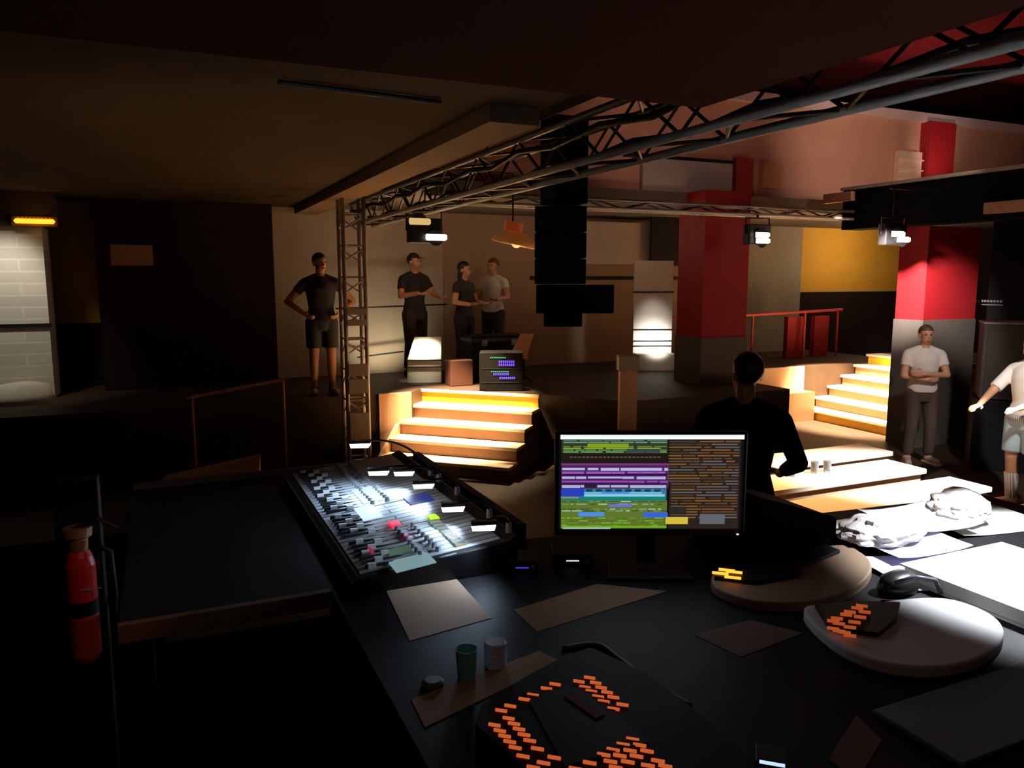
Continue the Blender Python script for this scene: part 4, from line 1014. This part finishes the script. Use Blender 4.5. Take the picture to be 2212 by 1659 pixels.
# desk lamp (outside the frame, throws light on the papers)
dl = thing('desk_lamp', 'white desk lamp leaning over the papers at the right end of the desk', 'lamp', (2.95, 1.35, DZ))
MB().cone((2.95, 1.35, DZ), (2.95, 1.35, DZ + .025), .08, .07, 24).build('base', GREYP, dl)
MB().tube([(2.95, 1.35, DZ + .02), (3.02, 1.4, DZ + .50), (2.62, 1.45, DZ + .88)], .009).build('arm', STEEL, dl)
dv = (Vector((2.5, 1.40, DZ)) - Vector((2.62, 1.45, DZ + .88))).normalized(); L0 = Vector((2.62, 1.45, DZ + .88))
MB().cone(L0 - dv * .05, L0 + dv * .06, .03, .075, 24, cap=True).build('shade', GREYP, dl)
MB().cone(L0 + dv * .061, L0 + dv * .066, .06, .06, 24).build('bulb', glow('lamp_face', (245, 250, 255), 4.0), dl)
spot('desk_lamp_light', L0 + dv * .09, (2.5, 1.40, DZ), 170, (.86, .93, 1), 82, .22, .05)

# fire extinguisher on a black post at the left
px_ = at_y(178, 1280, 2.3)
fe = thing('fire_extinguisher', 'red fire extinguisher with dark band hanging on black post at left', 'extinguisher', (px_.x, px_.y, 1.28))
X, Y = px_.x, px_.y
REDX = mat('extinguisher_red', (.55, .02, .015), .35, vary=.05)
R_ = .037
MB().eloft([(X, Y, 1.27, .032, .032), (X, Y, 1.285, R_, R_), (X, Y, 1.40, R_, R_)], 28).build('lower_cylinder', mat('extinguisher_rust', (.42, .06, .03), .4, vary=.1), fe, smooth=False)
MB().eloft([(X, Y, 1.40, R_ + .001, R_ + .001), (X, Y, 1.44, R_ + .001, R_ + .001)], 28).build('dark_band', BLACKP, fe)
MB().eloft([(X, Y, 1.44, R_, R_), (X, Y, 1.535, R_, R_), (X, Y, 1.56, .031, .031), (X, Y, 1.575, .024, .024)], 28).build('cylinder', REDX, fe, smooth=False)
MB().eloft([(X, Y, 1.575, .022, .022), (X, Y, 1.61, .024, .024), (X, Y, 1.615, .034, .03), (X, Y, 1.64, .036, .03)], 22).build('valve', mat('brass_valve', (.45, .26, .14), .4, .5), fe)
MB().tube([(X - .02, Y, 1.63), (X + .05, Y - .01, 1.66), (X + .10, Y - .02, 1.63)], .007).build('lever', BLACKM, fe)
MB().tube([(X + .03, Y - .02, 1.60), (X + .075, Y - .03, 1.57), (X + .08, Y - .03, 1.45), (X + .07, Y - .03, 1.36)], .008).build('hose', BLACKP, fe, smooth=True)
MB().box((X + .0, Y - .041, 1.475), (X + .05, Y - .038, 1.478)).build('painted_glint', mat('glint_pale', (.8, .75, .7), .3, .6), fe)  # pale bar painted as a glint on the red cylinder
pt = thing('black_post', 'black post carrying the red fire extinguisher at the left', 'post', (X - .01, Y + .1, .62))
MB().box((X - .06, Y + .06, .62), (X + .05, Y + .14, 1.75)).build('shaft', BLACK, pt, bevel=.004)
MB().box((X - .05, Y + .03, 1.50), (X + .04, Y + .06, 1.53)).build('bracket', BLACKM, pt)
MB().box((X - .14, Y + .0, .62), (X + .13, Y + .22, .65)).build('foot_plate', BLACKM, pt)

# ------------------------------------------------------------------ lights
TUNG = (1, .78, .55)
spot('stair_left_front', (2.75, 8.75, 3.1), (3.4, 9.1, .6), 4200, (1, .70, .40), 44, .6, .06)
spot('stair_left_top', (4.3, 9.9, 2.75), (3.45, 8.95, .5), 500, (1, .70, .40), 46, .6, .06)
spot('stair_right_top', (9.4, 8.7, 3.2), (10.0, 8.75, .5), 9000, (1, .72, .44), 52, .6, .06)
spot('fascia_spot', (8.6, 8.0, 3.2), (8.6, 9.5, .7), 22, (1, .66, .40), 50, .9, .06)
spot('bench_spot', (4.6, 7.2, 3.1), (5.4, 5.4, .4), 1500, (1, .52, .20), 62, .9, .06)
spot('bench_white_spot', (7.6, 3.2, 3.3), (6.5, 4.7, .45), 6500, (.93, .97, 1), 40, .8, .06)
spot('red_column_spot', (7.6, 6.6, 2.9), (9.27, 7.4, 2.15), 1500, (1, .82, .72), 40, .9, .05)
spot('white_column_top', (-1.55, 10.0, 3.2), (-1.7, 10.9, 1.6), 60, (1, .90, .74), 74, .8, .1)
spot('wedge_uplight', (3.0, 10.9, 1.0), (3.0, 11.6, 1.5), 34, (1, .90, .62), 110, .9, .05)
spot('wedge_top_light', (3.1, 9.9, 2.9), (3.34, 10.4, 1.1), 420, (1, .93, .70), 22, .9, .05)
spot('banner_light', (7.0, 9.8, 1.25), (7.15, 10.32, 1.28), 40, (1, .95, .82), 80, .9, .05)
spot('banner_top', (6.6, 9.3, 3.2), (7.14, 10.3, 1.4), 110, (1, .92, .8), 26, .9, .05)
spot('gallery_wash', (8.8, 6.0, 3.8), (10.4, 9.0, 4.4), 190, (1, .74, .60), 84, .9, .2)
spot('gallery_red', (11.2, 8.0, 3.8), (11.6, 9.0, 4.4), 26, (1, .7, .6), 60, .9, .1)
spot('gallery_left', (5.2, 6.6, 3.9), (6.4, 9.0, 4.3), 40, (1, .62, .5), 70, .9, .2)
point('yellow_wall_light', (12.6, 10.6, 3.0), 60, (1, .75, .45), .2)
point('stage_glow', (3.2, 9.8, 2.9), 12, (1, .60, .36), .3)
point('stage_glow_right', (5.4, 10.2, 3.0), 8, (1, .68, .45), .3)
point('red_pillar_glow', (8.2, 7.2, 2.9), 5, (1, .65, .5), .2)
spot('reacher_spot', (6.4, 3.0, 3.2), (7.75, 4.9, 1.15), 420, (1, .96, .92), 26, .8, .06)
spot('performer_spot', (7.2, 4.2, 3.3), (8.6, 6.5, 1.2), 210, (1, .9, .84), 30, .8, .06)
spot('extinguisher_light', (X + .4, Y - .8, 2.4), (X, Y, 1.42), 5, (1, .5, .35), 26, .8, .05)
area('booth_ceiling_glow', (.6, 5.5, 2.2), (.8, 6.0, 3.3), 3.6, (1, .66, .40), 2.5, 2.5)
area('booth_bounce', (.3, .5, 3.0), (1.0, 1.6, 1.4), 1.5, (1, .52, .32), 1.2, 1.2)
world = bpy.data.worlds.new('world'); sc.world = world; world.use_nodes = True
world.node_tree.nodes['Background'].inputs['Color'].default_value = (.6, .25, .75, 1)
world.node_tree.nodes['Background'].inputs['Strength'].default_value = .004
vs_ = sc.view_settings
vs_.view_transform = 'Standard'; vs_.look = 'None'; vs_.exposure = 0; vs_.gamma = 1; vs_.use_curve_mapping = False
